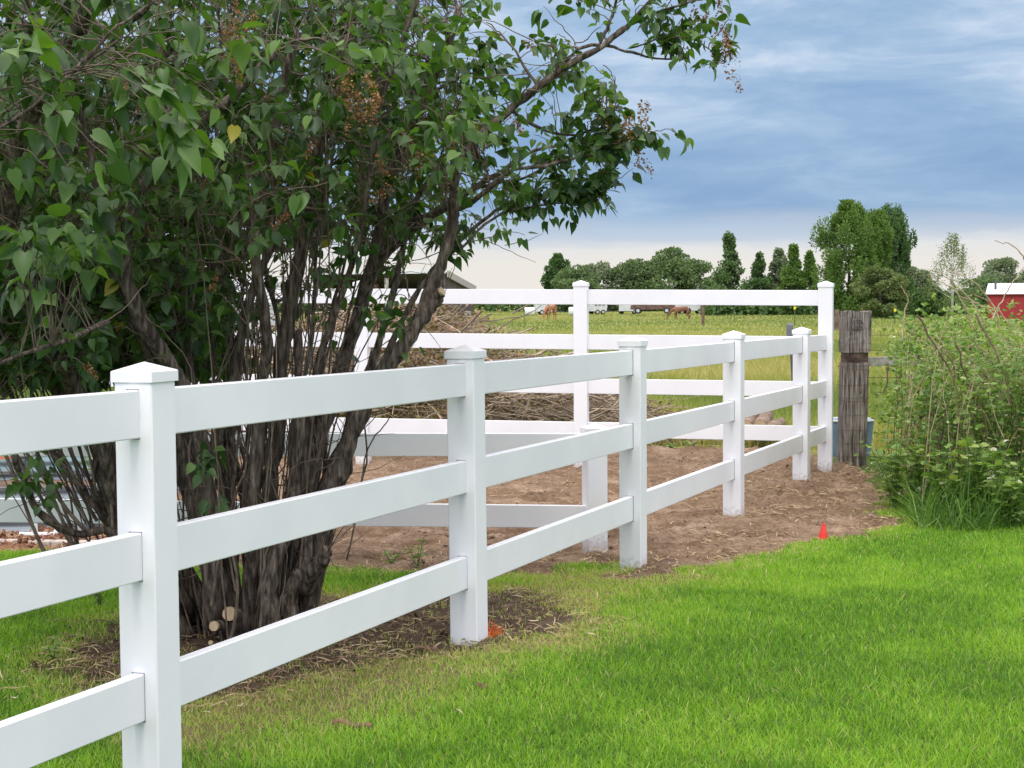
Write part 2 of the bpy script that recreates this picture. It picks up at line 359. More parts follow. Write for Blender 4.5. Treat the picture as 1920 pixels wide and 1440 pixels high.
def ground_mat():
    m, t, b = principled('turf_earth', (.05, .07, .02), .95, .1)
    tc = N(t, 'ShaderNodeTexCoord'); n = N(t, 'ShaderNodeTexNoise', inp={'Scale': 22.0, 'Detail': 8.0, 'Roughness': .65}); t.links.new(tc.outputs['Object'], n.inputs['Vector'])
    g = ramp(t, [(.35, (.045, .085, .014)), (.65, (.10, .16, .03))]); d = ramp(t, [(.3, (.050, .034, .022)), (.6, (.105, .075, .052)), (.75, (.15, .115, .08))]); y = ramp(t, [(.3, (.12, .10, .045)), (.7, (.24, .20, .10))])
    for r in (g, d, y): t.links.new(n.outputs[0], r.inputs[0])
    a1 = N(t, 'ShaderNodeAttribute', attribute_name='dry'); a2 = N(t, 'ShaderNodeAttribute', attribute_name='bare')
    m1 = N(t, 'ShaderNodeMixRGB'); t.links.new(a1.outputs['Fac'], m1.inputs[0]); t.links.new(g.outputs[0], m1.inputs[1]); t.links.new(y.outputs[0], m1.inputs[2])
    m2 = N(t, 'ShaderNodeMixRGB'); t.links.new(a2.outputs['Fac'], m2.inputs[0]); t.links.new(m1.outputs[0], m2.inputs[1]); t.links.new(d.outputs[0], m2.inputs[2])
    t.links.new(m2.outputs[0], b.inputs['Base Color'])
    bp = N(t, 'ShaderNodeBump', inp={'Strength': .8, 'Distance': .02}); t.links.new(n.outputs[0], bp.inputs['Height']); t.links.new(bp.outputs[0], b.inputs['Normal'])
    return m
def soil_mat():
    m, t, b = principled('bare_soil', (.2, .14, .1), .95, .08)
    tc = N(t, 'ShaderNodeTexCoord'); mp = N(t, 'ShaderNodeMapping'); mp.inputs['Scale'].default_value = (.7, 1.3, 1); t.links.new(tc.outputs['Object'], mp.inputs[0])
    n = N(t, 'ShaderNodeTexNoise', inp={'Scale': 3.0, 'Detail': 10.0, 'Roughness': .68}); t.links.new(mp.outputs[0], n.inputs['Vector'])
    r = ramp(t, [(.32, (.135, .088, .055)), (.46, (.215, .146, .094)), (.58, (.30, .215, .148)), (.70, (.42, .325, .235))]); t.links.new(n.outputs[0], r.inputs[0])
    n3 = N(t, 'ShaderNodeTexNoise', inp={'Scale': 60.0, 'Detail': 4.0, 'Roughness': .7}); t.links.new(mp.outputs[0], n3.inputs['Vector'])
    r3 = ramp(t, [(.36, (.45, .42, .40)), (.5, (1, 1, 1)), (.70, (1.25, 1.22, 1.15))]); t.links.new(n3.outputs[0], r3.inputs[0])
    mu = N(t, 'ShaderNodeMixRGB', blend_type='MULTIPLY', inp={0: .75}); t.links.new(r.outputs[0], mu.inputs[1]); t.links.new(r3.outputs[0], mu.inputs[2])
    a = N(t, 'ShaderNodeAttribute', attribute_name='mulch')
    rm = ramp(t, [(.35, (.13, .055, .032)), (.5, (.26, .13, .08)), (.65, (.40, .24, .15))]); t.links.new(n3.outputs[0], rm.inputs[0])
    mx = N(t, 'ShaderNodeMixRGB'); t.links.new(a.outputs['Fac'], mx.inputs[0]); t.links.new(mu.outputs[0], mx.inputs[1]); t.links.new(rm.outputs[0], mx.inputs[2])
    t.links.new(mx.outputs[0], b.inputs['Base Color'])
    n2 = N(t, 'ShaderNodeTexNoise', inp={'Scale': 26.0, 'Detail': 9.0, 'Roughness': .7}); t.links.new(mp.outputs[0], n2.inputs['Vector'])
    bp = N(t, 'ShaderNodeBump', inp={'Strength': .9, 'Distance': .025}); t.links.new(n2.outputs[0], bp.inputs['Height']); t.links.new(bp.outputs[0], b.inputs['Normal'])
    return m
field_ground = noisy('field_turf', (.14, .18, .05), (.25, .255, .075), scale=.05, rough=.95, bump=.5, bscale=3, stretch=(.35, 1.6, 1), spec=.05, lo=.38, hi=.62, c3=(.27, .24, .08))
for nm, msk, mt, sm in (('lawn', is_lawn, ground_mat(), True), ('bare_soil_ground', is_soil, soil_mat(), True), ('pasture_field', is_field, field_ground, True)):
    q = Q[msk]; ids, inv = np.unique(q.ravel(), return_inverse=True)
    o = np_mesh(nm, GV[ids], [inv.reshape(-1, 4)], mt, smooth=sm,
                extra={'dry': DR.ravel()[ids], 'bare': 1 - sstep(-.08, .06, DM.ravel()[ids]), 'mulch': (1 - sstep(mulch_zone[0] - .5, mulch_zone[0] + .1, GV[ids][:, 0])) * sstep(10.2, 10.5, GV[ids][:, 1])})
    o['kind'] = 'structure'

# ------------------------------------------------------------------ grass
def in_view(x, y, m): return np.abs(x) < y * .315 + m
BL = np.array([[-.5, 0, 0], [.5, 0, 0], [.38, .55, 0], [-.38, .55, 0], [0, 1, 0]]); BLQ = [[0, 1, 2, 3]]; BLT = [[3, 2, 4]]
def blades(x, y, z, L, wd, lean, tints, name, mat, label, cat, kind='stuff'):
    n = len(x); az = rng.random(n) * 2 * np.pi; le = lean * rng.random(n) ** .7
    # local frame: y' up the blade, x' across
    Yd = np.stack([np.sin(le) * np.cos(az), np.sin(le) * np.sin(az), np.cos(le)], -1)
    tw = rng.random(n) * np.pi; Xd = np.stack([np.cos(tw), np.sin(tw), np.zeros(n)], -1)
    P = np.stack([x, y, z], -1)
    Lc = L[:, None]; wc = wd[:, None]
    tipd = Yd + np.stack([np.cos(az), np.sin(az), -.6 * np.ones(n)], -1) * (.45 * rng.random(n))[:, None]
    a = P - Xd * wc / 2; b = P + Xd * wc / 2; m = P + Yd * Lc * .55
    c = m + Xd * wc * .42; d = m - Xd * wc * .42; e = m + tipd * Lc * .45
    V = np.stack([a, b, c, d, e], 1).reshape(-1, 3); off = (np.arange(n) * 5)[:, None]
    o = np_mesh(name, V, [off + np.array([[0, 1, 2, 3]]), off + np.array([[3, 2, 4]])], mat, tint=np.repeat(tints, 5))
    return tag(o, label, cat, kind=kind)
# lawn
n = 760000
yy = 4.9 + (13.2 - 4.9) * rng.random(n) ** 1.15
xx = (rng.random(n) * 2 - 1) * (yy * .315 + .55)
keep = rng.random(n) < np.clip(((yy * .315 + .55) / 4.7), 0, 1) * np.where(in_view(xx, yy, .15), 1, .45)
xx, yy = xx[keep], yy[keep]
s_ = soil_mask(xx, yy); d_ = dark_mask(xx, yy); r_ = dry_mask(xx, yy)
patch = fbm(xx * 1.6 + 5, yy * 1.6 + 2, 4); fine = fbm(xx * 9, yy * 9, 3)
dens = sstep(-.03, .10, s_) * (0.14 + .86 * sstep(-.10, .10, d_)) * (1 - .50 * r_ * (fine > .47))
keep = rng.random(len(xx)) < dens
xx, yy, s_, d_, r_, patch, fine = [a[keep] for a in (xx, yy, s_, d_, r_, patch, fine)]
edge = np.maximum(1 - sstep(.0, .30, s_), 1 - sstep(.0, .25, d_))
t = .20 + .19 * sstep(.32, .66, patch) + .16 * (fine - .5) + rng.normal(0, .13, len(xx))
dryf = np.clip(r_ * .8 + edge * .45, 0, 1)
t = np.where(rng.random(len(xx)) < dryf * .80, .62 + .34 * rng.random(len(xx)), t + .10 * dryf)
t = np.where(rng.random(len(xx)) < .025, .75 + .2 * rng.random(len(xx)), t)
L = (.025 + .028 * rng.random(len(xx)) ** 1.4) * (1 - .28 * r_)
L = L * np.where(rng.random(len(xx)) < .02, 1.5, 1)
wd = (.0018 + .0032 * rng.random(len(xx)) ** 1.6) * np.clip(yy / 7, 1, 1.6)
blades(xx, yy, base_h(xx, yy) - .002, L, wd, .95, np.clip(t, 0, 1), 'lawn_grass', grass_m, 'bright green mown lawn grass blades filling the near ground', 'grass')
# pasture
n = 150000
yy = 14.5 + (75 - 14.5) * rng.random(n) ** 1.9; xx = (rng.random(n) * 2 - 1) * (yy * .315 + .8)
s_ = soil_mask(xx, yy); keep = (s_ > .05) & ((yy > np.where(xx > 2.5, 17.0, 14.5)))
xx, yy = xx[keep], yy[keep]
pt = fbm(xx * .25 + 3, yy * .12, 4); p2 = fbm(xx * 2, yy * 2, 3)
sc = np.clip(yy / 22, 1, 4)
t = np.clip(.05 + .75 * sstep(.35, .68, pt) + .25 * (p2 - .5) + rng.normal(0, .12, len(xx)) + .12 * sstep(30, 60, yy), 0, 1)
L = (.16 + .20 * rng.random(len(xx))) * (.7 + .6 * p2) * (1 - .55 * sstep(30, 60, yy)); wd = .006 * sc * (1 + rng.random(len(xx)))
blades(xx, yy, base_h(xx, yy), L, wd, .55, t, 'pasture_grass', field_m, 'tall yellow green pasture grass beyond the white fences', 'grass')
# far pasture tufts: bigger clumps up to the tree line
n = 60000
yy = 70 * (320 / 70) ** rng.random(n); xx = (rng.random(n) * 2 - 1) * (yy * .32 + 2)
pt = fbm(xx * .03 + 13, yy * .03, 4); p2 = fbm(xx * .3, yy * .3, 3)
t = np.clip(.08 + .65 * sstep(.35, .7, pt) + .4 * (p2 - .5) + rng.normal(0, .12, n), 0, 1)
L = (.06 + .12 * rng.random(n)) * (.6 + .8 * p2); wd = yy / 2600 * (1 + rng.random(n))
blades(xx, yy, base_h(xx, yy), L, wd, .5, t, 'distant_pasture_grass', field_m, 'far tufts of pasture grass around the grazing horses', 'grass')
# straw and dead grass on the soil and round the dug patches
n = 85000
yy = 5.6 + (17 - 5.6) * rng.random(n); xx = (rng.random(n) * 2 - 1) * (yy * .315 + .5)
s_ = soil_mask(xx, yy); d_ = dark_mask(xx, yy)
clump = fbm(xx * 3.3 + 70, yy * 3.3, 4)
w = np.where(s_ < 0, sstep(.47, .64, clump) * (1 - .8 * sstep(.1, 1.4, -s_)) * .9 + .07, 0) + np.where((d_ < .25) & (s_ > 0), .22 + .5 * sstep(.5, .62, clump), 0)
w = w + ((s_ > 0) & (s_ < .18)) * .35 + (s_ < 0) * .45 * sstep(1.1, 1.9, xx) * (1 - sstep(13.3, 14.3, yy)) * sstep(.38, .6, clump)
keep = rng.random(n) < w
xx, yy = xx[keep], yy[keep]; k = len(xx)
zz = height(xx, yy) + .004 + .01 * rng.random(k)
az = rng.random(k) * 2 * np.pi; Lr = .025 + .06 * rng.random(k); ln = np.stack([np.cos(az), np.sin(az), rng.normal(.06, .18, k)], -1)
Pq = np.stack([xx, yy, zz], -1)
ST = np.array([[-.5, 0, 0], [.5, 0, 0], [.5, .5, .09], [-.5, .5, .09], [0, 1, 0]])
V, fs, tt = scatter(ST, [[0, 1, 2, 3]], [[3, 2, 4]], Pq, frames(ln, rng.normal(0, .5, k)), np.stack([.0035 + .003 * rng.random(k), Lr, Lr], -1), np.clip(rng.normal(.55, .25, k), 0, 1))
tag(np_mesh('dead_grass_litter', V, fs, straw_m, tint=tt), 'pale dead grass and straw strewn over the bare soil and dug patches', 'dead grass', kind='stuff')
# soil clods and wood bits
def blob(sub=1):
    ph = (1 + 5 ** .5) / 2
    v = np.array([(-1, ph, 0), (1, ph, 0), (-1, -ph, 0), (1, -ph, 0), (0, -1, ph), (0, 1, ph), (0, -1, -ph), (0, 1, -ph), (ph, 0, -1), (ph, 0, 1), (-ph, 0, -1), (-ph, 0, 1)], float)
    v /= np.linalg.norm(v[0])
    f = [(0, 11, 5), (0, 5, 1), (0, 1, 7), (0, 7, 10), (0, 10, 11), (1, 5, 9), (5, 11, 4), (11, 10, 2), (10, 7, 6), (7, 1, 8), (3, 9, 4), (3, 4, 2), (3, 2, 6), (3, 6, 8), (3, 8, 9), (4, 9, 5), (2, 4, 11), (6, 2, 10), (8, 6, 7), (9, 8, 1)]
    return v, f
bv, bf = blob()
n = 16000
yy = 5.6 + (17.5 - 5.6) * rng.random(n); xx = (rng.random(n) * 2 - 1) * (yy * .315 + .5)
s_ = soil_mask(xx, yy); d_ = dark_mask(xx, yy); cl_ = fbm(xx * 4, yy * 4, 3)
keep = (rng.random(n) < sstep(.4, .65, cl_)) & ((s_ < -.02) | (d_ < .02)); xx, yy, d_ = xx[keep], yy[keep], d_[keep]; k = len(xx)
sz = .003 + .011 * rng.random(k) ** 3
V, fs, tt = scatter(bv * (1 + .3 * rng.normal(size=bv.shape)), [], bf, np.stack([xx, yy, height(xx, yy) + sz * .2], -1), rand_rots(k), np.stack([sz, sz * 1.3, sz * .8], -1), np.clip(np.where(d_ < .05, .15, .72) + rng.normal(0, .18, k), 0, 1))
clod_m = leafmat('soil_clod', [(0, (.05, .033, .022)), (.4, (.13, .09, .062)), (.7, (.24, .175, .13)), (1, (.34, .27, .21))], trans=0.0, rough=.95, spec=.05)
tag(np_mesh('soil_clods', V, fs, clod_m, tint=tt), 'loose brown clods and crumbs on the bare ground', 'soil clods', kind='stuff')

# orange marking paint on the grass by the second post
n = 260; c = gp(905, 1190, .09); a = rng.random(n) * 6.28; r = .085 * rng.random(n) ** .6
xx = c[0] + np.cos(a) * r; yy = c[1] + np.sin(a) * r * .8
orange_m = leafmat('orange_marking_paint', [(0, (.55, .10, .015)), (.6, (.80, .17, .03)), (1, (.75, .32, .12))], trans=.2, rough=.6, tcol=(1, 1, 1))
blades(xx, yy, height(xx, yy), .03 + .03 * rng.random(n), .004 + .003 * rng.random(n), 1.0, rng.random(n), 'painted_grass', orange_m, 'grass tuft sprayed with orange marking paint at the foot of a post', 'painted grass')

# ------------------------------------------------------------------ white fences
PW = .127; RH = .1400; RT = .038
def make_post(parent, P, az, zb, zt, label=None, lean=0.0, flip=False):
    """P = xy, zb ground, zt underside of cap"""
    M = rotz(-az)
    m = MB(); m.box((0, 0, (zt - (zb - .25)) / 2 + (zb - .25)), (PW, PW, zt - (zb - .25) + .03), M, bev=.004)
    o = m.build('post', vinyl_post, parent, origin=None)
    o.location = (P[0], P[1], 0)
    if lean: o.rotation_euler = (0, lean, 0)
    c = MB(); cw = PW + .013; h0 = zt; h1 = zt + .033; hp = zt + .058
    b = .003
    V = []
    for (hw, z) in ((cw / 2, h0), (cw / 2, h1 - b), (cw / 2 - b, h1)):
        for sx, sy in ((-1, -1), (1, -1), (1, 1), (-1, 1)): V.append([sx * hw, sy * hw, z])
    V.append([0, 0, hp]); V = np.array(V) @ M.T
    Qs = [[3, 2, 1, 0]]
    for l in (0, 4):
        for k in range(4): Qs.append([l + k, l + (k + 1) % 4, l + 4 + (k + 1) % 4, l + 4 + k])
    c.add(V, Qs, [[8 + k, 8 + (k + 1) % 4, 12] for k in range(4)])
    # tiny skirt line under the cap
    co = c.build('cap', vinyl, o)
    if label: o['label'] = label
    return o
def make_rail(parent, A, B, zA, zB):
    """front rail between xy points, z of its top edge"""
    A = np.array([*A, zA - RH / 2]); B = np.array([*B, zB - RH / 2]); d = B - A; L = np.linalg.norm(d)
    e = d / L; xax = e; up = np.array([0, 0, 1.0]); yax = np.cross(up, xax); yax /= np.linalg.norm(yax); zax = np.cross(xax, yax)
    M = np.stack([xax, yax, zax], -1)
    m = MB(); m.box((A + B) / 2, (L, RT, RH), M, bev=.0035)
    return m.build('rail', vinyl, parent)
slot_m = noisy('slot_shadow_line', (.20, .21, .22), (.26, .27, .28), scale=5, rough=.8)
def slots(post, az, lvls, both=True):  # grey box round each rail joint paints the shadow line of the gap
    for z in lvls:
        m = MB(); m.box((0, 0, z - RH / 2), (RT + .006, PW + .0012, RH + .006), rotz(-az)); m.build('rail_slot_shade', slot_m, post)
AZ = .36504; D1 = np.array([math.sin(AZ), math.cos(AZ)]); S = 2.46199; G1 = -.00594
P0 = np.array([-1.07066, 4.88191]); HT = [1.30159, .88694, .47405]     # rail tops in world z at the first post
posts = [P0 + D1 * S * k for k in (-1, 0, 1, 2, 3, 4)]; ks = [-1, 0, 1, 2, 3, 4]
CK = 4.45355; CP = P0 + D1 * S * CK
fz = lambda k: G1 * S * k
front = empty('ranch_fence', (*posts[0], 0))
tag(front, 'long white vinyl three-rail fence running from the near left corner to the far corner post', 'fence')
def under(parent, o): 
    o.parent = parent; o.matrix_parent_inverse = Matrix.Translation(-Vector(parent.location)); return o
capz = [0, -.2345, -.2375, -.237, -.237, -.237]
for k, P in zip(ks, posts):
    zt = HT[0] + fz(k) + .0225
    po = under(front, make_post(None, P, AZ, float(base_h(P[0], P[1])) - .04, zt, lean={0: .003 * -1, 1: -.006}.get(k, 0)))
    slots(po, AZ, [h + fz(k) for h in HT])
pts = [P0 + D1 * S * k for k in (-2, -1, 0, 1, 2, 3, 4)] + [CP]
kk = [-2, -1, 0, 1, 2, 3, 4, CK]
for i in range(len(pts) - 1):
    for h in HT:
        a = pts[i] + D1 * .045; b = pts[i + 1] - D1 * .045
        if i: a = pts[i] + D1 * .0640
        b2 = pts[i + 1] - D1 * .0625
        under(front, make_rail(None, pts[i] + D1 * .012, pts[i + 1] - D1 * .012, h + fz(kk[i]), h + fz(kk[i + 1])))
# back fence
AZ2 = .18338; D2 = np.array([-math.cos(AZ2), math.sin(AZ2)]); G2 = .01063
HB = [.15121 + 1.55, -.26636 + 1.55, -.67597 + 1.55, -1.08138 + 1.55]
back = empty('paddock_fence', (*CP, 0))
tag(back, 'taller bright white four-rail vinyl fence crossing behind the bush to the corner post', 'fence')
zc = fz(CK); bs = [0, 2.235, 4.34, 6.75, 9.2]
bp_ = [CP + D2 * b for b in bs]
for k, (b, P) in enumerate(zip(bs, bp_)):
    under(back, make_post(None, P, AZ2 if k else AZ2 * .5 + AZ * .5, float(base_h(P[0], P[1])) - .06, HB[0] + zc + G2 * b + .028, label='corner post where the two long white fences meet' if k == 0 else None))
for i in range(len(bs) - 1):
    for h in HB:
        under(back, make_rail(None, bp_[i] + D2 * .012, bp_[i + 1] - D2 * .012, h + zc + G2 * bs[i], h + zc + G2 * bs[i + 1]))
# low inner fence, seen from its shaded side
GP = np.array([.508, 10.30]); IE = np.array([-2.83, 9.72]); D3 = (IE - GP) / np.linalg.norm(IE - GP)
inner = empty('garden_fence', (*GP, 0)); tag(inner, 'low two-rail white fence behind the lilac, its shaded grey side towards the camera', 'fence')
az3 = math.atan2(D3[1], -D3[0])
for k, sdist3 in enumerate((0, 2.44, 4.88)):
    P = GP + D3 * sdist3
    under(inner, make_post(None, P, az3 + (-.09 if k == 0 else 0), -.06, .738 + .030 * sdist3, label='short post with a flat cap and black rail slots at the end of the low fence' if k == 0 else None))
for i in range(2):
    for h in ((.735, .785, .840), (.286, .378, .480)):
        under(inner, make_rail(None, GP + D3 * (2.44 * i + .012), GP + D3 * (2.44 * (i + 1) - .012), h[i], h[i + 1]))
blk, _, _ = principled('dark_slot', (.01, .01, .01), .8)
for z in (.66, .17):     # open routed holes in the side of the end post
    e = -D3; m = MB(); m.box((*(GP + e * (.0625) ), z), (.010, .016, .055), rotz(math.atan2(e[1], e[0]))); under(inner, m.build('slot', blk))

# ------------------------------------------------------------------ lilac bush
BX, BY = -1.17, 7.30
lil = empty('lilac_bush', (BX, BY, 0.05)); tag(lil, 'big multi-stemmed lilac bush with heart shaped leaves leaning over the white fence', 'bush')
limbs = []       # (points, r0, r1)
def limb(px, r0, r1): limbs.append((spline([at(u, v, y) for u, v, y in px], 6), r0, r1))
limb([(560, 1180, 7.2), (600, 1000, 7.15), (640, 850, 7.1), (690, 735, 7.05), (750, 650, 7.0), (795, 585, 7.0), (826, 549, 7.0)], .042, .026)          # pruned limb
limb([(760, 640, 7.0), (805, 540, 7.0), (845, 430, 7.0), (848, 345, 7.0), (868, 285, 6.95), (960, 208, 6.9), (1035, 150, 6.85), (1120, 92, 6.8), (1200, 20, 6.8), (1270, -50, 6.75)], .026, .010)
limb([(848, 345, 7.0), (842, 420, 7.02), (828, 520, 7.03), (812, 560, 7.0)], .014, .017)
limb([(545, 1170, 7.3), (585, 1010, 7.3), (640, 850, 7.3), (690, 700, 7.35), (735, 520, 7.4), (770, 380, 7.5), (850, 270, 7.6)], .024, .010)
limb([(520, 1190, 7.2), (540, 1030, 7.3), (580, 860, 7.4), (640, 690, 7.5), (700, 500, 7.5), (740, 330, 7.4), (800, 190, 7.4), (860, 20, 7.3)], .050, .016)
limb([(700, 500, 7.5), (790, 420, 7.5), (900, 350, 7.5), (990, 290, 7.5), (1060, 270, 7.6)], .020, .006)
limb([(640, 690, 7.5), (720, 470, 7.3), (800, 400, 7.2), (880, 385, 7.1), (960, 330, 7.0), (1040, 310, 7.0), (1120, 285, 7.0)], .018, .006)
limb([(690, 735, 7.05), (780, 560, 7.1), (850, 470, 7.2), (930, 395, 7.3), (1000, 370, 7.3)], .014, .005)
limb([(480, 1190, 7.3), (500, 1000, 7.3), (510, 820, 7.3), (525, 640, 7.3), (560, 480, 7.3), (590, 300, 7.2), (640, 120, 7.1), (680, -60, 7.0)], .045, .018)
limb([(470, 1180, 7.1), (470, 980, 7.0), (480, 800, 7.0), (500, 650, 6.9), (470, 430, 6.8), (520, 250, 6.7), (560, 60, 6.6)], .034, .014)
limb([(420, 1180, 7.2), (390, 1020, 7.2), (350, 850, 7.3), (300, 720, 7.4), (215, 560, 7.5), (130, 420, 7.5), (80, 250, 7.5)], .060, .024)
limb([(380, 1160, 7.4), (300, 980, 7.5), (200, 830, 7.6), (110, 720, 7.6), (50, 630, 7.6), (-20, 480, 7.6)], .060, .035)
limb([(400, 1180, 7.0), (390, 950, 6.9), (360, 760, 6.8), (260, 560, 6.6), (250, 410, 6.5), (330, 290, 6.4), (430, 190, 6.3), (520, 100, 6.2)], .040, .015)
limb([(350, 1150, 7.3), (260, 980, 7.2), (170, 800, 7.0), (60, 560, 6.7), (20, 330, 6.4), (90, 140, 6.2), (160, 10, 6.0), (200, -90, 5.9)], .050, .028)
limb([(340, 1150, 7.2), (230, 1010, 7.0), (150, 1000, 6.9), (85, 960, 6.8), (50, 900, 6.7), (20, 830, 6.6)], .022, .011)
limb([(230, 1010, 7.2), (140, 900, 7.2), (60, 800, 7.2), (-40, 640, 7.2)], .020, .010)
limb([(440, 1180, 7.5), (430, 900, 7.7), (440, 700, 7.9), (400, 450, 8.1), (380, 200, 8.2)], .040, .018)
limb([(575, 1110, 7.1), (592, 1060, 7.0), (612, 1035, 6.95)], .034, .030)    # broken stub
limb([(200, 600, 6.0), (120, 640, 5.5), (-60, 700, 5.3)], .010, .006)
limb([(330, 290, 6.4), (220, 80, 5.8), (280, 20, 5.6), (300, -60, 5.5)], .012, .008)
limb([(-40, 250, 5.3), (60, 195, 5.3), (150, 120, 5.3), (215, 55, 5.3), (290, 0, 5.3)], .007, .005)
limb([(-40, 180, 5.0), (20, 160, 5.1), (130, 135, 5.2), (230, 70, 5.2)], .006, .004)
limb([(1035, 150, 6.85), (1100, 88, 6.8), (1180, 95, 6.8), (1230, 110, 6.8), (1290, 110, 6.8)], .009, .003)
limb([(1120, 92, 6.8), (1145, 30, 6.8), (1165, -40, 6.8)], .008, .004)
limb([(1160, 60, 6.8), (1230, 20, 6.75), (1290, 0, 6.7), (1340, -10, 6.7)], .007, .003)
limb([(1180, 90, 6.8), (1240, 70, 6.8), (1300, 75, 6.75), (1360, 115, 6.75)], .004, .002)
limb([(960, 208, 6.9), (1010, 240, 6.95), (1080, 248, 7.0), (1150, 235, 7.0), (1200, 250, 7.0)], .008, .003)
limb([(900, 350, 7.5), (1000, 330, 7.4), (1090, 260, 7.3), (1160, 200, 7.2)], .008, .003)
limb([(860, 470, 7.1), (940, 400, 7.1), (1030, 380, 7.1), (1110, 385, 7.1)], .007, .003)
for px in ([(560, 1215, 7.1), (545, 1130, 7.1), (580, 1040, 7.15), (612, 930, 7.2), (655, 800, 7.3), (700, 660, 7.4)], [(455, 1215, 7.15), (425, 1110, 7.1), (395, 1010, 7.1), (400, 880, 7.1), (440, 740, 7.1), (470, 560, 7.1), (560, 350, 7.0)],
           [(520, 1220, 7.0), (500, 1120, 7.0), (530, 1010, 7.05), (560, 900, 7.1), (575, 760, 7.1), (560, 620, 7.2)], [(330, 1170, 7.5), (240, 1050, 7.4), (190, 930, 7.4), (175, 800, 7.5), (140, 650, 7.6)],
           [(350, 1200, 7.2), (270, 1090, 7.1), (215, 980, 7.1), (200, 850, 7.0), (170, 700, 6.9), (100, 520, 6.8)]):
    limb(px, random.uniform(.042, .056), .015)
# many further stems from the crowded base
for i in range(27):
    a = random.uniform(0, 2 * math.pi); rb = .27 * math.sqrt(random.random())
    b = np.array([BX + rb * math.cos(a) * .95, BY + rb * math.sin(a), .03])
    out_ = np.array([math.cos(a), math.sin(a), 0]) * random.uniform(.2, 1.1) + np.array([-.12, 0, 0])
    Hh = random.uniform(1.5, 3.3); r0 = random.choice([.005, .006, .007, .009, .011, .014, .022])
    p = [b]
    for k in range(1, 6):
        t_ = k / 5
        p.append(b + out_ * Hh * .42 * t_ ** 1.25 + np.array([random.gauss(0, .04), random.gauss(0, .04), Hh * t_]))
    # stay behind the fence line and off the open right side
    p = np.array(p); p[:, 0] = np.minimum(p[:, 0], -.15 - .05 * random.random() - .3 * (p[:, 2] < 1.2))
    limbs.append((spline(p, 5), r0, r0 * .4))
def jig(P, amp):
    n_ = len(P); J = np.cumsum(rng.normal(0, amp, (n_, 3)), axis=0); J -= np.linspace(0, 1, n_)[:, None] * J[-1]; return P + J
wood = MB()
skel = []; skr = []
for P, r0, r1 in limbs:
    P = jig(P, .0035 if r0 < .03 else .005)
    n_ = len(P); rr = np.linspace(r0, r1, n_) * (1 + .10 * rng.normal(size=n_)); rr[0] *= 1.15
    wood.tube(P, np.abs(rr), 10 if r0 > .02 else 6)
    skel.append(P); skr.append(rr)
SK = np.vstack(skel); SR = np.concatenate(skr)
wood.build('trunks', bark, lil, smooth=True, origin=(BX, BY, .05)).location = (0, 0, 0)
def sawn(u, v, y, rad, nrm, parent, name='cut_face'):
    c = at(u, v, y); m = MB(); nrm = np.array(nrm, float); nrm /= np.linalg.norm(nrm)
    m.tube([c - nrm * .10, c - nrm * .006], [rad * 1.05, rad], 14, cap=True)
    o = m.build('cut_stub', bark, parent, smooth=False, origin=(BX, BY, .05)); o.location = (0, 0, 0)
    m = MB(); a = np.linspace(0, 2 * np.pi, 15)[:-1]; m.tube([c - nrm * .012, c + nrm * .003], rad * .93, 16)
    o2 = m.build('cut_face', cutwood, o); o2.data.transform(Matrix.Translation((-BX, -BY, -.05)))
sawn(430, 1151, 6.85, .031, (-.10, -1, .25), lil)
sawn(401, 1174, 6.80, .022, (-.3, -1, .15), lil)
sawn(395, 1205, 6.78, .010, (-.3, -1, .35), lil)
sawn(829, 546, 6.97, .020, (.75, -.5, .55), lil)

# crown volume
ELL = [((-1.45, 7.45, 2.45), (1.45, 1.6, 1.05), 1.0), ((-2.25, 7.3, 1.65), (.95, 1.3, .80), .9), ((-.35, 7.15, 2.32), (.86, .8, .52), .75),
       ((-1.35, 5.75, 2.30), (.85, .62, .58), .34), ((-1.35, 8.3, 1.5), (1.0, .6, .75), .42), ((-.45, 7.3, 2.80), (.62, .8, .35), .45), ((-2.35, 5.3, 2.55), (.8, 1.0, .6), .45)]  # last entry adds leaves mostly out of view to shade the nearest post
def crown_pts(n_):
    vol = np.array([a[1][0] * a[1][1] * a[1][2] * a[2] for a in ELL]); cnt = rng.multinomial(n_, vol / vol.sum()); o = []
    for (c, r, w), k in zip(ELL, cnt):
        d = rng.normal(size=(k, 3)); d /= np.linalg.norm(d, axis=1, keepdims=True); o.append(np.array(c) + d * np.array(r) * (rng.random(k) ** .42)[:, None])
    o = np.vstack(o)
    px = 960 + F * o[:, 0] / o[:, 1]; py = 566 - F * (o[:, 2] - 1.55) / o[:, 1]
    fence_x = P0[0] + (o[:, 1] - P0[1]) * math.tan(AZ)
    low = o[:, 2] < 1.42
    bad = low & (o[:, 0] > fence_x - .22)
    bad |= (px > 470) & (px < 860) & (py > 430) & (rng.random(len(o)) < .60)
    bad |= (px >= 690) & (py > 505)
    bad |= (px > 860) & (py > 445 - .00 * px)
    bad |= (px > 300) & (px < 690) & (py > 700)
    bad |= (py > 700)
    bad |= (px > 1150) & (py < 150) & (rng.random(len(o)) < .9)
    bad |= (py < -260)
    return o[~bad]
def nearest(Pq, S_):
    out_i = np.zeros(len(Pq), int)
    for i in range(0, len(Pq), 400):
        q = Pq[i:i + 400]; d = ((q[:, None, :] - S_[None]) ** 2).sum(-1)
        # prefer attachment points below the tip
        d = d + np.clip(S_[None, :, 2] - q[:, None, 2] + .05, 0, None) * .8
        out_i[i:i + 400] = d.argmin(1)
    return out_i
tw = MB()
sub = crown_pts(460); ni = nearest(sub, SK); ns, nr = [], []
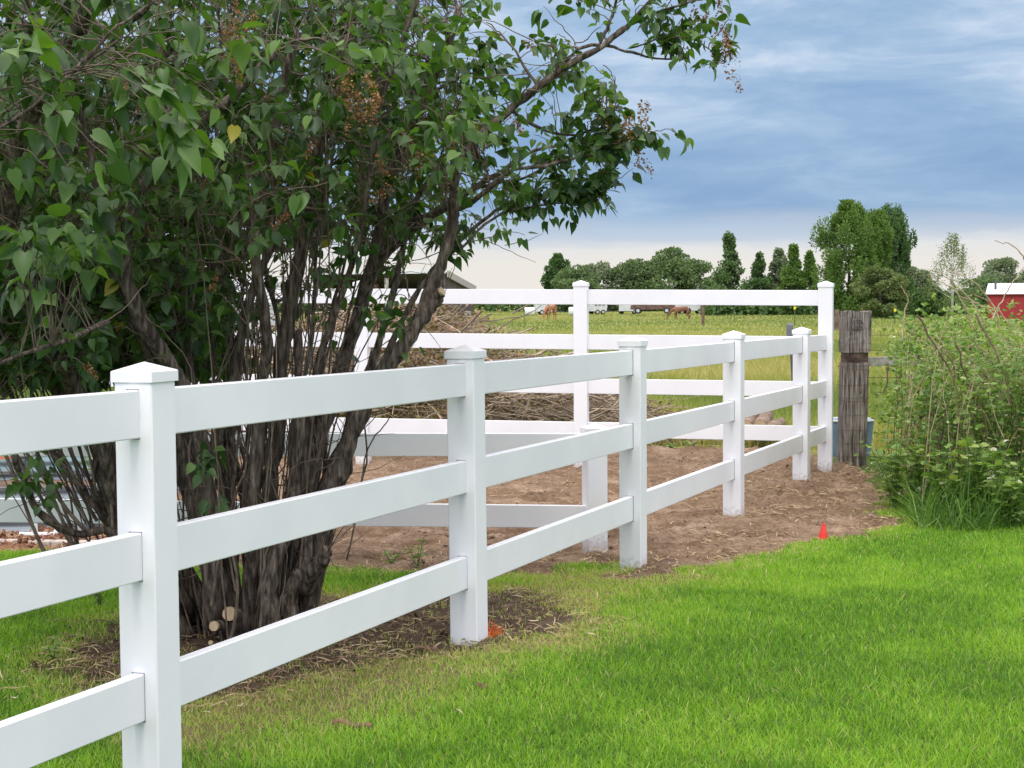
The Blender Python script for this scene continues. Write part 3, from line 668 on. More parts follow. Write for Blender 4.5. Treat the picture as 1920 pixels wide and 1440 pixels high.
for q, i in zip(sub, ni):
    a = SK[i]; L_ = np.linalg.norm(q - a)
    if L_ < .08: continue
    midp = a * .5 + q * .5 + np.array([0, 0, .10 * L_]) + rng.normal(0, .06 * L_, 3)
    P = jig(spline([a, midp, q], 6), .006); tw.tube(P, np.linspace(min(SR[i] * .6, .007), .0022, len(P)), 4, cap=False, tint=.4)
    ns.append(P)
NS = np.vstack([SK] + ns)
ELL_F = ELL
ELL = [((-2.1, 8.5, 1.45), (1.5, .6, 1.0), 1.0), ((-1.5, 8.9, 2.2), (1.6, .5, .9), .6)]
back_tips = crown_pts(2500); ELL = ELL_F
bkx = 960 + F * back_tips[:, 0] / back_tips[:, 1]; bky = 566 - F * (back_tips[:, 2] - 1.55) / back_tips[:, 1]
back_tips = back_tips[~((bkx > 430) & (bky > 470))]
ELL = [((-2.0, 7.2, 1.35), (.85, .8, .65), 1.0)]
low_tips = crown_pts(900); ELL = ELL_F; lkx = 960 + F * low_tips[:, 0] / low_tips[:, 1]; low_tips = low_tips[lkx < 460]
tips = np.vstack([crown_pts(2700), back_tips, low_tips])
# explicit leafy twigs on the long right-hand sprays
def sprinkle(path, n_, spread):
    P = spline([at(*p) for p in path], 12); k = rng.integers(0, len(P), n_)
    return P[k] + rng.normal(0, spread, (n_, 3))
extra = np.vstack([sprinkle([(1060, 40, 6.9), (1160, 0, 6.8), (1260, -30, 6.75)], 16, .08), sprinkle([(1150, 60, 6.8), (1250, 40, 6.8), (1320, 30, 6.75)], 14, .05),
                   sprinkle([(1230, 85, 6.8), (1290, 100, 6.8), (1340, 100, 6.75)], 15, .045), sprinkle([(1060, 130, 6.9), (1130, 170, 7), (1160, 240, 7)], 22, .08),
                   sprinkle([(1080, 270, 7), (1150, 270, 7), (1205, 270, 7)], 34, .06), sprinkle([(960, 370, 7.1), (1040, 370, 7.1), (1110, 375, 7.1)], 34, .055), sprinkle([(1000, 320, 7.1), (1080, 320, 7.1), (1170, 300, 7.1)], 34, .07),
                   sprinkle([(820, 460, 7.1), (880, 450, 7.1)], 8, .05), sprinkle([(390, 870, 6.7), (410, 930, 6.7)], 5, .04), sprinkle([(30, 880, 6.5), (90, 930, 6.6), (60, 870, 6.6)], 7, .05), sprinkle([(40, 560, 5.5), (100, 450, 5.4)], 8, .08),
                   sprinkle([(270, 230, 4.95), (330, 240, 5.0), (410, 240, 5.1)], 13, .07), sprinkle([(20, 80, 4.9), (120, 70, 5.0)], 9, .07), sprinkle([(150, 360, 5.2), (200, 420, 5.2)], 8, .06), sprinkle([(60, 440, 5.1), (110, 440, 5.1)], 6, .04),
                   sprinkle([(700, 80, 5.8), (800, 60, 5.9)], 8, .09), sprinkle([(800, 200, 6.1), (880, 240, 6.2)], 9, .07), sprinkle([(720, 560, 6.9), (760, 610, 6.9)], 7, .05)])
ex_n = len(extra); tips = np.vstack([tips, extra]); ti = nearest(tips, NS)
lp, ld, lsz = [], [], []
bl_pos = []
for k, (q, i) in enumerate(zip(tips, ti)):
    a = NS[i]; d = q - a; L_ = np.linalg.norm(d)
    if L_ > .75: a = q - d / L_ * .55; 
    if L_ < .05: q = a + np.array([0, 0, .06])
    L_ = max(np.linalg.norm(q - a), .05)
    midp = a * .45 + q * .55 + np.array([0, 0, .14 * L_]) + rng.normal(0, .07 * L_, 3)
    P = jig(spline([a, midp, q], 5), .004); tw.tube(P, np.linspace(.0028, .0012, len(P)), 3, cap=False, tint=.6)
    nl = rng.integers(4, 9)
    tt_ = 1 - rng.random(nl) ** 1.3 * .62; tt_[0] = 1; tt_[1 % nl] = 1
    idx = tt_ * (len(P) - 1); i0 = np.clip(idx.astype(int), 0, len(P) - 2); fr = (idx - i0)[:, None]
    pos = P[i0] * (1 - fr) + P[i0 + 1] * fr
    T_ = (P[i0 + 1] - P[i0]); T_ /= np.linalg.norm(T_, axis=1, keepdims=True)
    dr = rng.normal(size=(nl, 3)); dr -= (dr * T_).sum(1, keepdims=True) * T_; dr /= np.linalg.norm(dr, axis=1, keepdims=True)
    dirv = dr + T_ * .5 + np.array([0, 0, -.75])
    lp.append(pos + dr * .010); ld.append(dirv); lsz.append(np.full(nl, 1.0) * rng.uniform(.75, 1.15))
    if rng.random() < .045 or (k >= len(tips) - ex_n and rng.random() < .10): bl_pos.append(q)
# bare dead twigs: a tangle inside and a spray at the lower right
for k in range(2300):
    i = rng.integers(0, len(NS)); a = NS[i]
    if a[2] < .35 or a[2] > 2.9: continue
    d = np.array([rng.normal(0, .5), rng.normal(0, .5), rng.normal(.45, .5)]); d /= np.linalg.norm(d); L_ = rng.uniform(.12, .55)
    q = a + d * L_
    fx = P0[0] + (q[1] - P0[1]) * math.tan(AZ)
    if q[0] > fx - .12 and q[2] < 1.45: continue
    if (960 + F * q[0] / q[1]) > 880: continue
    P = jig(spline([a, (a + q) / 2 + rng.normal(0, .08 * L_, 3), q], 4), .006); tw.tube(P, np.linspace(.0030, .0010, len(P)), 3, cap=False, tint=.8)
for path in ([(900, 448), (935, 458), (975, 480), (1005, 492)], [(945, 460), (985, 452), (1018, 438)], [(700, 700), (690, 760), (640, 900)], [(940, 410), (990, 412), (1030, 390)]):
    P = jig(spline([at(u, v, 7.1) for u, v in path], 5), .002); tw.tube(P, np.linspace(.0018, .0008, len(P)), 4, cap=False)
# the single whip in front of the inner fence
P = jig(spline([at(728, 782, 7.2), at(690, 840, 7.2), at(672, 960, 7.2), at(650, 1050, 7.2)], 6), .004); tw.tube(P, np.linspace(.0025, .004, len(P)), 4)
# crowded upright water shoots rising from the root crown
for k in range(150):
    lf_ = k % 3 == 0; bx = rng.uniform(-1.50, -.92) if not lf_ else rng.uniform(-1.95, -1.55); by = BY + rng.normal(.05, .24); H_ = rng.uniform(.7, 2.1)
    lean_ = np.array([(bx + 1.15) * .55 + rng.normal(0, .10), rng.normal(0, .12), 1.0]); z0 = (.04 if rng.random() < .6 else rng.uniform(.2, .7)) if not lf_ else rng.uniform(.35, .8)
    b = np.array([bx, by, z0]); fx = P0[0] + (by - P0[1]) * math.tan(AZ)
    if bx > fx - .3: continue
    P = jig(spline([b, b + lean_ * H_ * .35 + rng.normal(0, .03, 3), b + lean_ * H_ * .7 + rng.normal(0, .05, 3), b + lean_ * H_ + rng.normal(0, .08, 3)], 5), .006)
    if P[:, 0].max() > fx - .1: continue
    r = rng.choice([.003, .0045, .006, .009]); tw.tube(P, np.linspace(r, r * .35, len(P)), 5, cap=False, tint=.9)
two = tw.build('twigs', twigm, lil, smooth=True, origin=(BX, BY, .05)); two.location = (0, 0, 0)
LT = np.array([[0, .04, 0], [0, .36, 0], [0, .68, 0], [0, 1.04, 0], [.17, -.05, .05], [.36, .12, .10], [.38, .36, .11], [.25, .65, .08], [.09, .88, .03],
               [-.17, -.05, .05], [-.36, .12, .10], [-.38, .36, .11], [-.25, .65, .08], [-.09, .88, .03], [-.008, -.28, .06], [.008, -.28, .06]])
LT[:, 2] -= .20 * (LT[:, 1].clip(0) ** 2)
LQ = [[0, 5, 6, 1], [1, 6, 7, 2], [2, 7, 8, 3], [11, 10, 0, 1], [12, 11, 1, 2], [13, 12, 2, 3]]; LTr = [[0, 4, 5], [10, 9, 0], [14, 15, 0]]
lp = np.vstack(lp); ld = np.vstack(ld); lsz = np.concatenate(lsz); n_ = len(lp)
ld = ld / np.linalg.norm(ld, axis=1, keepdims=True)
size = (.042 + .028 * rng.random(n_)) * lsz * np.where(lp[:, 1] < 5.7, 1.32, 1.0) * np.where(lp[:, 0] > -.1, .9, 1.0)
pn = np.array([mnoise.noise(Vector((p[0] * 2.2, p[1] * 2.2, p[2] * 2.2))) for p in lp])
tint = np.clip(.46 + .42 * pn + rng.normal(0, .19, n_), 0, .95); tint[rng.random(n_) < .0015] = 1
V, fs, tt = scatter(LT, LQ, LTr, lp + ld * .28 * size[:, None], frames(ld, rng.normal(0, .75, n_)), np.stack([size * rng.uniform(.8, 1.08, n_), size, size * rng.uniform(.4, 2.2, n_)], -1), tint)
lf = np_mesh('foliage', V - np.array([BX, BY, .05]), fs, lilac_leaf, lil, tint=tt, smooth=True)
# faded flower heads
bt = np.array([[-.5, 0, 0], [.5, 0, 0], [.35, 1, .2], [-.35, 1, -.1]])
def bloom(c, L_, W_):
    n2_ = 80; t_ = rng.random(n2_) ** .8; a = rng.random(n2_) * 6.28; rr = W_ * (1 - t_ * .8) * rng.random(n2_) ** .5
    ax = np.array([rng.normal(0, .5), rng.normal(0, .4), rng.choice([1, 1, -.5])]); ax /= np.linalg.norm(ax)
    pos = np.array(c) + ax * (t_ * L_)[:, None] + np.stack([np.cos(a) * rr, np.sin(a) * rr, rng.normal(0, W_ * .3, n2_)], -1)
    return pos
hero = [at(640, 180, 6.3), at(672, 190, 6.3), at(690, 235, 6.4), at(655, 165, 6.3), at(715, 195, 6.4), at(775, 300, 6.6), at(735, 345, 6.6), at(1195, 270, 6.95), at(1208, 250, 6.95), at(1185, 285, 6.95), at(1350, 60, 6.75), at(1372, 115, 6.75), at(1362, 125, 6.75), at(1300, 75, 6.8), at(430, 80, 5.6), at(447, 100, 5.6), at(1150, 210, 7), at(1120, 225, 7)]
bpz = [bloom(c, .13, .038) for c in hero for _ in (0, 1)] + [bloom(c, .08, .025) for c in bl_pos[:95]]
bp2 = np.vstack(bpz); n2_ = len(bp2)
V, fs, tt = scatter(bt, [[0, 1, 2, 3]], [], bp2, rand_rots(n2_), .004 + .006 * rng.random(n2_), np.clip(rng.normal(.45, .22, n2_), 0, 1))
np_mesh('faded_blooms', V - np.array([BX, BY, .05]), fs, bloom_m, lil, tint=tt)

# woody litter beneath
lit = MB()
for k in range(620):
    a = rng.random() * 6.28; r = rng.random() ** .6
    u = rng.uniform(150, 1000); v = rng.uniform(1130, 1320); g = gp(u, v, .09)
    if dark_mask(np.array([g[0]]), np.array([g[1]]))[0] > .03: continue
    z = float(height(g[0:1], g[1:2])[0]) + .008
    L_ = rng.uniform(.02, .16); q = np.array([math.cos(a), math.sin(a), rng.normal(0, .12)]) * L_
    lit.tube(spline([np.array([*g, z]), np.array([*g, z + .01]) + q * .5 + rng.normal(0, .006, 3), np.array([*g, z + .003]) + q], 3), rng.uniform(.001, .0035), 4, tint=rng.random())
tag(lit.build('wood_litter', noisy('litter_wood', (.10, .065, .045), (.30, .21, .14), scale=9, rough=.9), None), 'broken twigs and bark bits scattered under the lilac and along the fence', 'twig litter', kind='stuff')

# strips of bark and dry leaves lying on the grass
bm_ = noisy('bark_strip', (.12, .07, .045), (.26, .16, .10), scale=20, rough=.9, bump=.6)
for lb, (u, v), L_, w_ in (('curled brown strip of bark lying on the thin grass in front of the fence', (662, 1362), .15, .022), ('short piece of bark lying in the loose soil just left of the second near post', (800, 1218), .11, .025), ('small crumbled bark bit lying on the lawn below the dug patch', (905, 1290), .05, .018)):
    g = gp(u, v, .1); z = float(height(g[0:1], g[1:2])[0]) + .022; m = MB(); k = 9; V = []
    for i in range(k):
        t_ = i / (k - 1); cxy = np.array([(t_ - .5) * L_, .012 * math.sin(5 * t_), .006 * math.sin(9 * t_)]); wv = w_ * (.5 + .5 * math.sin(math.pi * (.15 + .7 * t_))) * rng.uniform(.8, 1.15)
        for a in (-1, -.35, .35, 1): V.append(cxy + [0, a * wv / 2, -.007 * a * a + .004 * rng.random()])
    Qf = [[i * 4 + j, i * 4 + j + 1, i * 4 + j + 5, i * 4 + j + 4] for i in range(k - 1) for j in range(3)]
    V2 = np.array(V) - [0, 0, .006]; n4 = len(V); Qb = [[n4 + b for b in q[::-1]] for q in Qf]
    rim = [i * 4 for i in range(k)] + [(k - 1) * 4 + j for j in (1, 2, 3)] + [i * 4 + 3 for i in range(k - 2, -1, -1)] + [2, 1]
    Qr = [[rim[i], rim[(i + 1) % len(rim)], n4 + rim[(i + 1) % len(rim)], n4 + rim[i]] for i in range(len(rim))]
    m.add(np.vstack([V, V2]) @ rotz(-.35).T, Qf + Qb + Qr); o = m.build('bark_strip', bm_, None); o.location = (g[0], g[1], z); tag(o, lb, 'bark')
dry_m = leafmat('dry_pale_leaf', [(0, (.45, .42, .22)), (1, (.66, .62, .42))], trans=.2, rough=.7, tcol=(1, 1, .8))
for lb, (u, v) in (('pale fallen leaf under the lowest rail between the two nearest posts', (452, 1334)), ('pale fallen leaf on the lawn left of centre near the bottom', (851, 1341)), ('pale fallen leaf on the litter at the foot of the second near post', (863, 1205)), ('pale fallen leaf in the grass at the lower left edge', (30, 1318))):
    g = gp(u, v, .1); V, fs, tt = scatter(LT, LQ, LTr, np.zeros((1, 3)), frames(rng.normal(0, 1, (1, 3)) * [1, 1, .2] + [[.3, 0, .25]], np.array([.3])), np.array([[.034, .045, .06]]), np.array([rng.random()]))
    o = np_mesh('fallen_leaf', V, fs, dry_m, tint=tt, smooth=True); o.location = (g[0], g[1], float(height(g[0:1], g[1:2])[0]) + .028); tag(o, lb, 'leaf', 'fallen leaves on the grass')
# ------------------------------------------------------------------ bramble thicket on the right
brx, bry = 3.55, 12.6
BRX = 0
brm = empty('bramble_thicket', (brx, bry, 0)); tag(brm, 'tangled pale green bramble thicket with arching canes right of the old wooden post', 'bush')
canes = MB(); dcan = MB(); lpos, ldir = [], []
for k in range(380):
    b = np.array([rng.uniform(2.72, 5.2), rng.uniform(11.6, 15.2), 0.0])
    if b[0] < 2.55 + (b[1] - 11.4) * .26: b[0] += .6
    a = rng.random() * 6.28; H_ = rng.uniform(.70, 1.40) * (1.02 if b[0] > 4.1 else 1); reach = rng.uniform(.15, .75)
    if b[0] < 3.4: H_ *= .86
    d = np.array([math.cos(a), math.sin(a), 0])
    if b[0] + d[0] * reach < 2.75 + (b[1] - 11.4) * .2: d[0] = abs(d[0])
    P = spline([b, b + d * reach * .15 + [0, 0, H_ * .55], b + d * reach * .5 + [0, 0, H_], b + d * reach + [0, 0, H_ * rng.uniform(.72, .95)]], 6); P = jig(P, .010)
    (canes if rng.random() < .45 else dcan).tube(P, np.linspace(.0040, .0015, len(P)), 4, cap=False)
    if k % 3 == 0: continue
    m_ = rng.integers(130, 240); t_ = rng.uniform(.04, 1, m_) * (len(P) - 1); i0 = np.clip(t_.astype(int), 0, len(P) - 2); fr = (t_ - i0)[:, None]
    base = P[i0] * (1 - fr) + P[i0 + 1] * fr; off = rng.normal(0, .10, (m_, 3)); lpos.append(base + off); ldir.append(off / np.linalg.norm(off, axis=1, keepdims=True) + [0, 0, .1])
for k in range(60):
    b = np.array([rng.uniform(2.9, 4.6), rng.uniform(11.6, 13.2), rng.uniform(.5, .9)]); b[0] = max(b[0], 2.75 + (b[1] - 11.4) * .2); d = np.array([rng.normal(-.1, .35), rng.normal(0, .25), 1.0]); L_ = rng.uniform(.45, .85)
    P = jig(spline([b, b + d * L_ * .6, b + d * L_ * .9 + [rng.normal(0, .12), 0, -.03], b + d * L_ * [1.5, 1.5, .85]], 5), .006); 
    if P[:, 0].min() < 2.85: continue
    (canes if rng.random() < .8 else dcan).tube(P, np.linspace(.0036, .0012, len(P)), 4, cap=False)
def fcane(path, r=.0065, mb=canes): mb.tube(jig(spline([at(*p) for p in path], 6), .006), np.linspace(r, r * .45, (len(path) - 1) * 6 + 1), 5)
for p in ([(1875, 640, 12), (1872, 590, 12), (1850, 545, 12), (1815, 518, 12), (1775, 505, 12)], [(1830, 620, 12.2), (1800, 560, 12.2), (1765, 532, 12.2), (1738, 515, 12.2)],
          [(1850, 615, 12.1), (1815, 560, 12.1), (1785, 530, 12.1), (1750, 505, 12.1)], [(1690, 640, 12.4), (1698, 590, 12.4), (1700, 560, 12.4), (1690, 534, 12.4)],
          [(1925, 510, 11.6), (1910, 485, 11.6), (1890, 458, 11.6), (1865, 451, 11.6)], [(1870, 590, 12), (1845, 570, 12), (1820, 560, 12), (1790, 545, 12)],
          [(1905, 640, 12), (1885, 600, 12), (1862, 575, 12), (1825, 552, 12)], [(1860, 600, 11.8), (1880, 560, 11.8), (1895, 530, 11.8), (1920, 500, 11.8)]): fcane(p)
for p in ([(1720, 590, 11.9), (1760, 650, 11.8), (1795, 720, 11.7), (1803, 800, 11.6), (1800, 900, 11.6)], [(1830, 590, 11.8), (1880, 680, 11.6), (1895, 760, 11.5)], [(1790, 640, 12), (1812, 700, 12), (1845, 770, 12)], [(1665, 680, 12.5), (1655, 740, 12.5)]): fcane(p, .008, dcan)
canes.build('dry_canes', cane_m, brm, smooth=True, origin=(brx, bry, 0)).location = (0, 0, 0)
dcan.build('dark_canes', canedark_m, brm, smooth=True, origin=(brx, bry, 0)).location = (0, 0, 0)
lpos = np.vstack(lpos); ldir = np.vstack(ldir); n_ = len(lpos)
kp = (lpos[:, 2] > .05) & (np.array([mnoise.noise(Vector((p[0] * 6, p[1] * 6, p[2] * 6))) for p in lpos]) > -.12); lpos, ldir = lpos[kp], ldir[kp]
half = rng.random(len(lpos)) < .62; lpos, ldir = lpos[half], ldir[half]; sd3 = np.cross(ldir, [0, 0, 1.0]); sd3 /= np.linalg.norm(sd3, axis=1, keepdims=True) + 1e-9
lpos = np.vstack([lpos, lpos, lpos]); ldir = np.vstack([ldir, ldir * .35 + sd3, ldir * .35 - sd3]) + rng.normal(0, .18, (len(lpos), 3)); n_ = len(lpos)
OV = np.array([[0, 0, 0], [.30, .35, .06], [.22, .75, .04], [0, 1, -.08], [-.22, .75, .04], [-.30, .35, .06], [0, .5, 0]])
OQ = [[0, 1, 2, 6], [6, 2, 3, 4], [0, 6, 4, 5]]
pn = np.array([mnoise.noise(Vector((p[0] * 2.5, p[1] * 2.5, p[2] * 2.5))) for p in lpos])
tint = np.clip(.40 + .65 * pn + .20 * (lpos[:, 2] - .6) + rng.normal(0, .18, n_), 0, .92); tint[rng.random(n_) < .012] = 1
size = np.tile(.018 + .036 * rng.random(n_ // 3) ** 1.6, 3)
V, fs, tt = scatter(OV, OQ, [], lpos, frames(ldir, rng.normal(0, .7, n_)), np.stack([size * 1.1, size, size], -1), tint)
np_mesh('leaves', V - np.array([brx, bry, 0]), fs, bramble_leaf, brm, tint=tt, smooth=True)
# tall grass and nettles at its foot
n = 9000
xx = rng.uniform(2.55, 5.0, n); yy = rng.uniform(10.6, 13.5, n)
edge_y = 11.15 + .55 * (vnoise(xx * 2, xx * 0 + 3) - .5) - (xx - 3) * .25
keep = (yy > edge_y) & (yy < edge_y + 1.4) & (xx > 2.70 + (yy - 11) * .15); xx, yy = xx[keep], yy[keep]; k = len(xx)
blades(xx, yy, base_h(xx, yy), .14 + .42 * rng.random(k) ** 1.6, .004 + .007 * rng.random(k), 1.15, np.clip(rng.normal(.45, .25, k), 0, 1), 'tall_grass', weed_leaf, 'lush dark green tall grass along the foot of the bramble thicket', 'tall grass')
def leafy_plant(name, label, x, y, H_, n_l, spread, mat=weed_leaf, ls=.05, cat='plant', group=None):
    e = empty(name, (x, y, float(base_h(x, y)))); tag(e, label, cat, group)
    st = MB(); pp, dd = [], []
    for k in range(max(2, n_l // 14)):
        a = rng.random() * 6.28; top = np.array([math.cos(a) * spread * rng.random(), math.sin(a) * spread * rng.random(), H_ * rng.uniform(.7, 1)])
        P = spline([np.zeros(3), top * [.4, .4, .5], top], 5); st.tube(P, np.linspace(.004, .0015, len(P)), 4)
        m_ = 14; t_ = rng.uniform(.25, 1, m_) * (len(P) - 1); i0 = np.clip(t_.astype(int), 0, len(P) - 2); base = P[i0]
        o_ = rng.normal(size=(m_, 3)); o_[:, 2] = np.abs(o_[:, 2]) * .3 - .15; o_ /= np.linalg.norm(o_, axis=1, keepdims=True); pp.append(base); dd.append(o_)
    st.build('stem', weedstem, e)
    pp = np.vstack(pp); dd = np.vstack(dd); k = len(pp); s2 = ls * rng.uniform(.6, 1.2, k)
    V, fs, tt = scatter(OV, OQ, [], pp, frames(dd, rng.normal(0, .4, k)), np.stack([s2 * 1.2, s2, s2], -1), np.clip(rng.normal(.6, .2, k), 0, 1))
    np_mesh('leaves', V, fs, mat, e, tint=tt, smooth=True)
    return e
weedstem = noisy('weed_stem', (.08, .12, .03), (.14, .18, .05), scale=8)
for lb, (u, v), H_, nn in (('broad leaved weed standing on the bare soil behind the second near post', (783, 1062), .19, 42), ('small weed seedling on the soil just left of the low inner fence post', (735, 1052), .10, 28),
                           ('leafy weed tangle in the grass just left of the nearest post', (190, 1150), .16, 60), ('sprouting green suckers at the left foot of the lilac', (370, 1170), .16, 40),
                           ('blue green thistle in the thin grass at the lower left', (100, 1260), .10, 28)):
    g = gp(u, v, .05); leafy_plant('weed', lb, g[0], g[1], H_, nn, .10, bramble_leaf, ls=.035, cat='weed')
for lb, (u, v), H_, nn, sp_ in (('leafy nettle clump at the left front edge of the bramble thicket', (1690, 965), .55, 190, .30), ('broad leaved shoots in the middle front of the bramble thicket', (1800, 985), .62, 220, .32), ('bright leaved shoots at the right frame edge below the brambles', (1915, 1000), .50, 200, .30), ('leafy weeds low in the brambles between the nettle clump and the middle shoots', (1745, 960), .60, 260, .36), ('leafy weeds low in the brambles right of the middle shoots', (1860, 985), .62, 260, .36)):
    g = gp(u, v, .0); leafy_plant('nettle_clump', lb, g[0], g[1] + .2, H_, nn, sp_, bramble_leaf, ls=.075, cat='plant')
for lb, (u, v) in (('low green weed on the soil in front of the back fence, left one of two', (1255, 846)), ('low green weed on the soil in front of the back fence, right one of two', (1297, 842))):
    g = gp(u, v, .0); leafy_plant('weed', lb, g[0], g[1], .10, 40, .14, bramble_leaf, ls=.05, cat='weed')

# ------------------------------------------------------------------ old post, board, wires, tub, marker
OP = at(1600, 885, 15.55)[:2]
old = empty('old_wooden_post', (*OP, -.02)); tag(old, 'weathered dark railroad tie post wrapped in wire beside the white corner post', 'post')
def rough_block(zs, w, dpt, cxs, name, mat, parent, top_round=.0, seed=0):
    V = []; n_s = 20; rg = np.random.default_rng(seed)
    prof = []
    for k in range(n_s):
        a = 2 * math.pi * k / n_s; ca, sa = math.cos(a), math.sin(a); e = .22
        prof.append([math.copysign(abs(ca) ** e, ca), math.copysign(abs(sa) ** e, sa)])
    prof = np.array(prof); rr = 1 + rg.normal(0, .025, n_s)
    zz_ = np.linspace(zs[0], zs[1], 16)
    for i, z in enumerate(zz_):
        t_ = i / 15; c_ = cxs[0] * (1 - t_) + cxs[1] * t_; ww = w[0] * (1 - t_) + w[1] * t_
        rr2 = rr + rg.normal(0, .010, n_s); q = prof * rr2[:, None] * [ww / 2, dpt / 2]
        for p in q: V.append([p[0] + c_, p[1], z + (rg.normal(0, .006) if i == 15 else 0)])
    m = MB(); Qs = []
    for i in range(15):
        for k in range(n_s): Qs.append([i * n_s + k, i * n_s + (k + 1) % n_s, (i + 1) * n_s + (k + 1) % n_s, (i + 1) * n_s + k])
    V.append([cxs[1], 0, zs[1] - .004]); T_ = [[15 * n_s + k, 15 * n_s + (k + 1) % n_s, len(V) - 1] for k in range(n_s)]
    m.add(V, Qs, T_); return m.build(name, mat, parent)
rough_block((-.15, .985), (.245, .238), .24, (-.022, .005), 'lower_post', oldwood, old, seed=1)
rough_block((.975, 1.085), (.222, .226), .215, (.005, .008), 'neck', noisy('red_rot', (.045, .030, .024), (.13, .090, .07), scale=12, rough=.95, bump=.6), old, seed=2)
rough_block((1.080, 1.460), (.250, .246), .235, (.010, .024), 'upper_block', oldwood, old, seed=3)
kn = MB()
for r in (.026, .040, .058):      # the round knot with rings
    a = np.linspace(0, 2 * np.pi, 25); kn.tube(np.stack([.012 + r * np.cos(a), np.full(25, -.121), 1.335 + r * .9 * np.sin(a)], -1), .0045, 5, cap=False)
kn.tube([[.012, -.122, 1.335], [.012, -.110, 1.335]], .018, 10)
kn.build('knot', oldwood, old)
for z, tilt in ((.12, .01), (.24, -.01), (.36, .0), (.50, .015), (.63, -.01), (.66, .0), (.78, .01), (.93, -.02), (.96, .01), (1.11, .0), (1.16, .03), (1.30, .005)):
    a = np.linspace(0, 2 * np.pi, 33); e = .25; ca, sa = np.cos(a), np.sin(a)
    px_ = np.sign(ca) * np.abs(ca) ** e * .133 + (.0 if z < 1 else .012) - .016 * (1 - z if z < 1 else 0); py_ = np.sign(sa) * np.abs(sa) ** e * .130
    wr = MB(); wr.tube(np.stack([px_, py_, z + tilt * ca], -1), .0016, 4, cap=False); wr.build('wire', rust, old)
bd = MB(); a = at(1622, 677, 15.62); b = at(1800, 674, 16.3); d = b - a; L_ = np.linalg.norm(d)
ang = math.atan2(d[1], d[0]); bd.box(((a + b) / 2), (L_, .038, .085), rotz(ang), bev=.003)
tag(bd.build('fence_board', greywood, None), 'grey weathered horizontal board running from the old post into the brambles', 'board')
fw = MB()
for v0, v1 in ((627, 628), (657, 660), (707, 705), (735, 737)):
    P0_, P1_ = at(1630, v0, 15.55), at(1960, v1, 17.2); fw.tube(np.linspace(P0_, P1_, 6) + rng.normal(0, .008, (6, 3)), .0028, 4)
    for q in np.linspace(.06, .95, 11):
        c = P0_ * (1 - q) + P1_ * q; fw.tube([c + [.006, 0, -.02], c + [-.006, 0, .022]], .0025, 3)
tag(fw.build('barbed_wires', rust, None), 'thin rusty fence wires stretched right from the old wooden post', 'wire')
tb = at(1632, 860, 16.6); tub = empty('storage_tub', (tb[0] - .22, tb[1], -.03)); tag(tub, 'faded blue plastic tub with a pale rim half hidden behind the old wooden post', 'tub')
m = MB(); m.tube([[0, 0, 0], [0, 0, .02], [0, 0, .38], [0, 0, .385], [0, 0, .36]], [.20, .215, .25, .235, .22], 26, cap=True); m.build('body', blue_pl, tub, smooth=False)
m = MB(); a = np.linspace(0, 2 * np.pi, 33); m.tube(np.stack([.253 * np.cos(a), .253 * np.sin(a), np.full(33, .385)], -1), .012, 6, cap=False); m.build('rim', noisy('pale_rim', (.55, .60, .62), (.7, .72, .72), scale=4), tub, smooth=True)
g = gp(1543, 1012, .005)
mk = empty('survey_marker', (g[0], g[1], .0)); tag(mk, 'small bright red plastic marker cone at the edge of the lawn', 'marker')
m = MB(); zz_ = [0, .012, .05, .092, .112]; rr = [.031, .033, .026, .014, .010]
m.tube([[0.0016 * i, 0, z] for i, z in enumerate(zz_)], rr, 5); m.build('flag', redpl, mk, smooth=False)
m = MB(); m.tube([[0, 0, -.05], [0.004, 0, .118]], .003, 5); m.build('stake', steel_d, mk)
# dark steel post behind the back fence
tp = at(1481, 610, 15.9); st = empty('steel_post', (tp[0], tp[1], 0)); tag(st, 'dark steel fence post with a grey cap standing behind the back fence', 'post')
m = MB(); m.tube([[.075, 0, -.1], [.045, 0, .6], [.006, 0, 1.24]], .017, 4); m.build('stake', steel_d, st)
m = MB(); m.box((0, 0, tp[2] - .045), (.062, .06, .115), bev=.008); m.box((0, 0, tp[2] + .012), (.040, .04, .02), bev=.004); m.build('cap', noisy('grey_cap', (.13, .14, .16), (.2, .21, .23), scale=9), st)

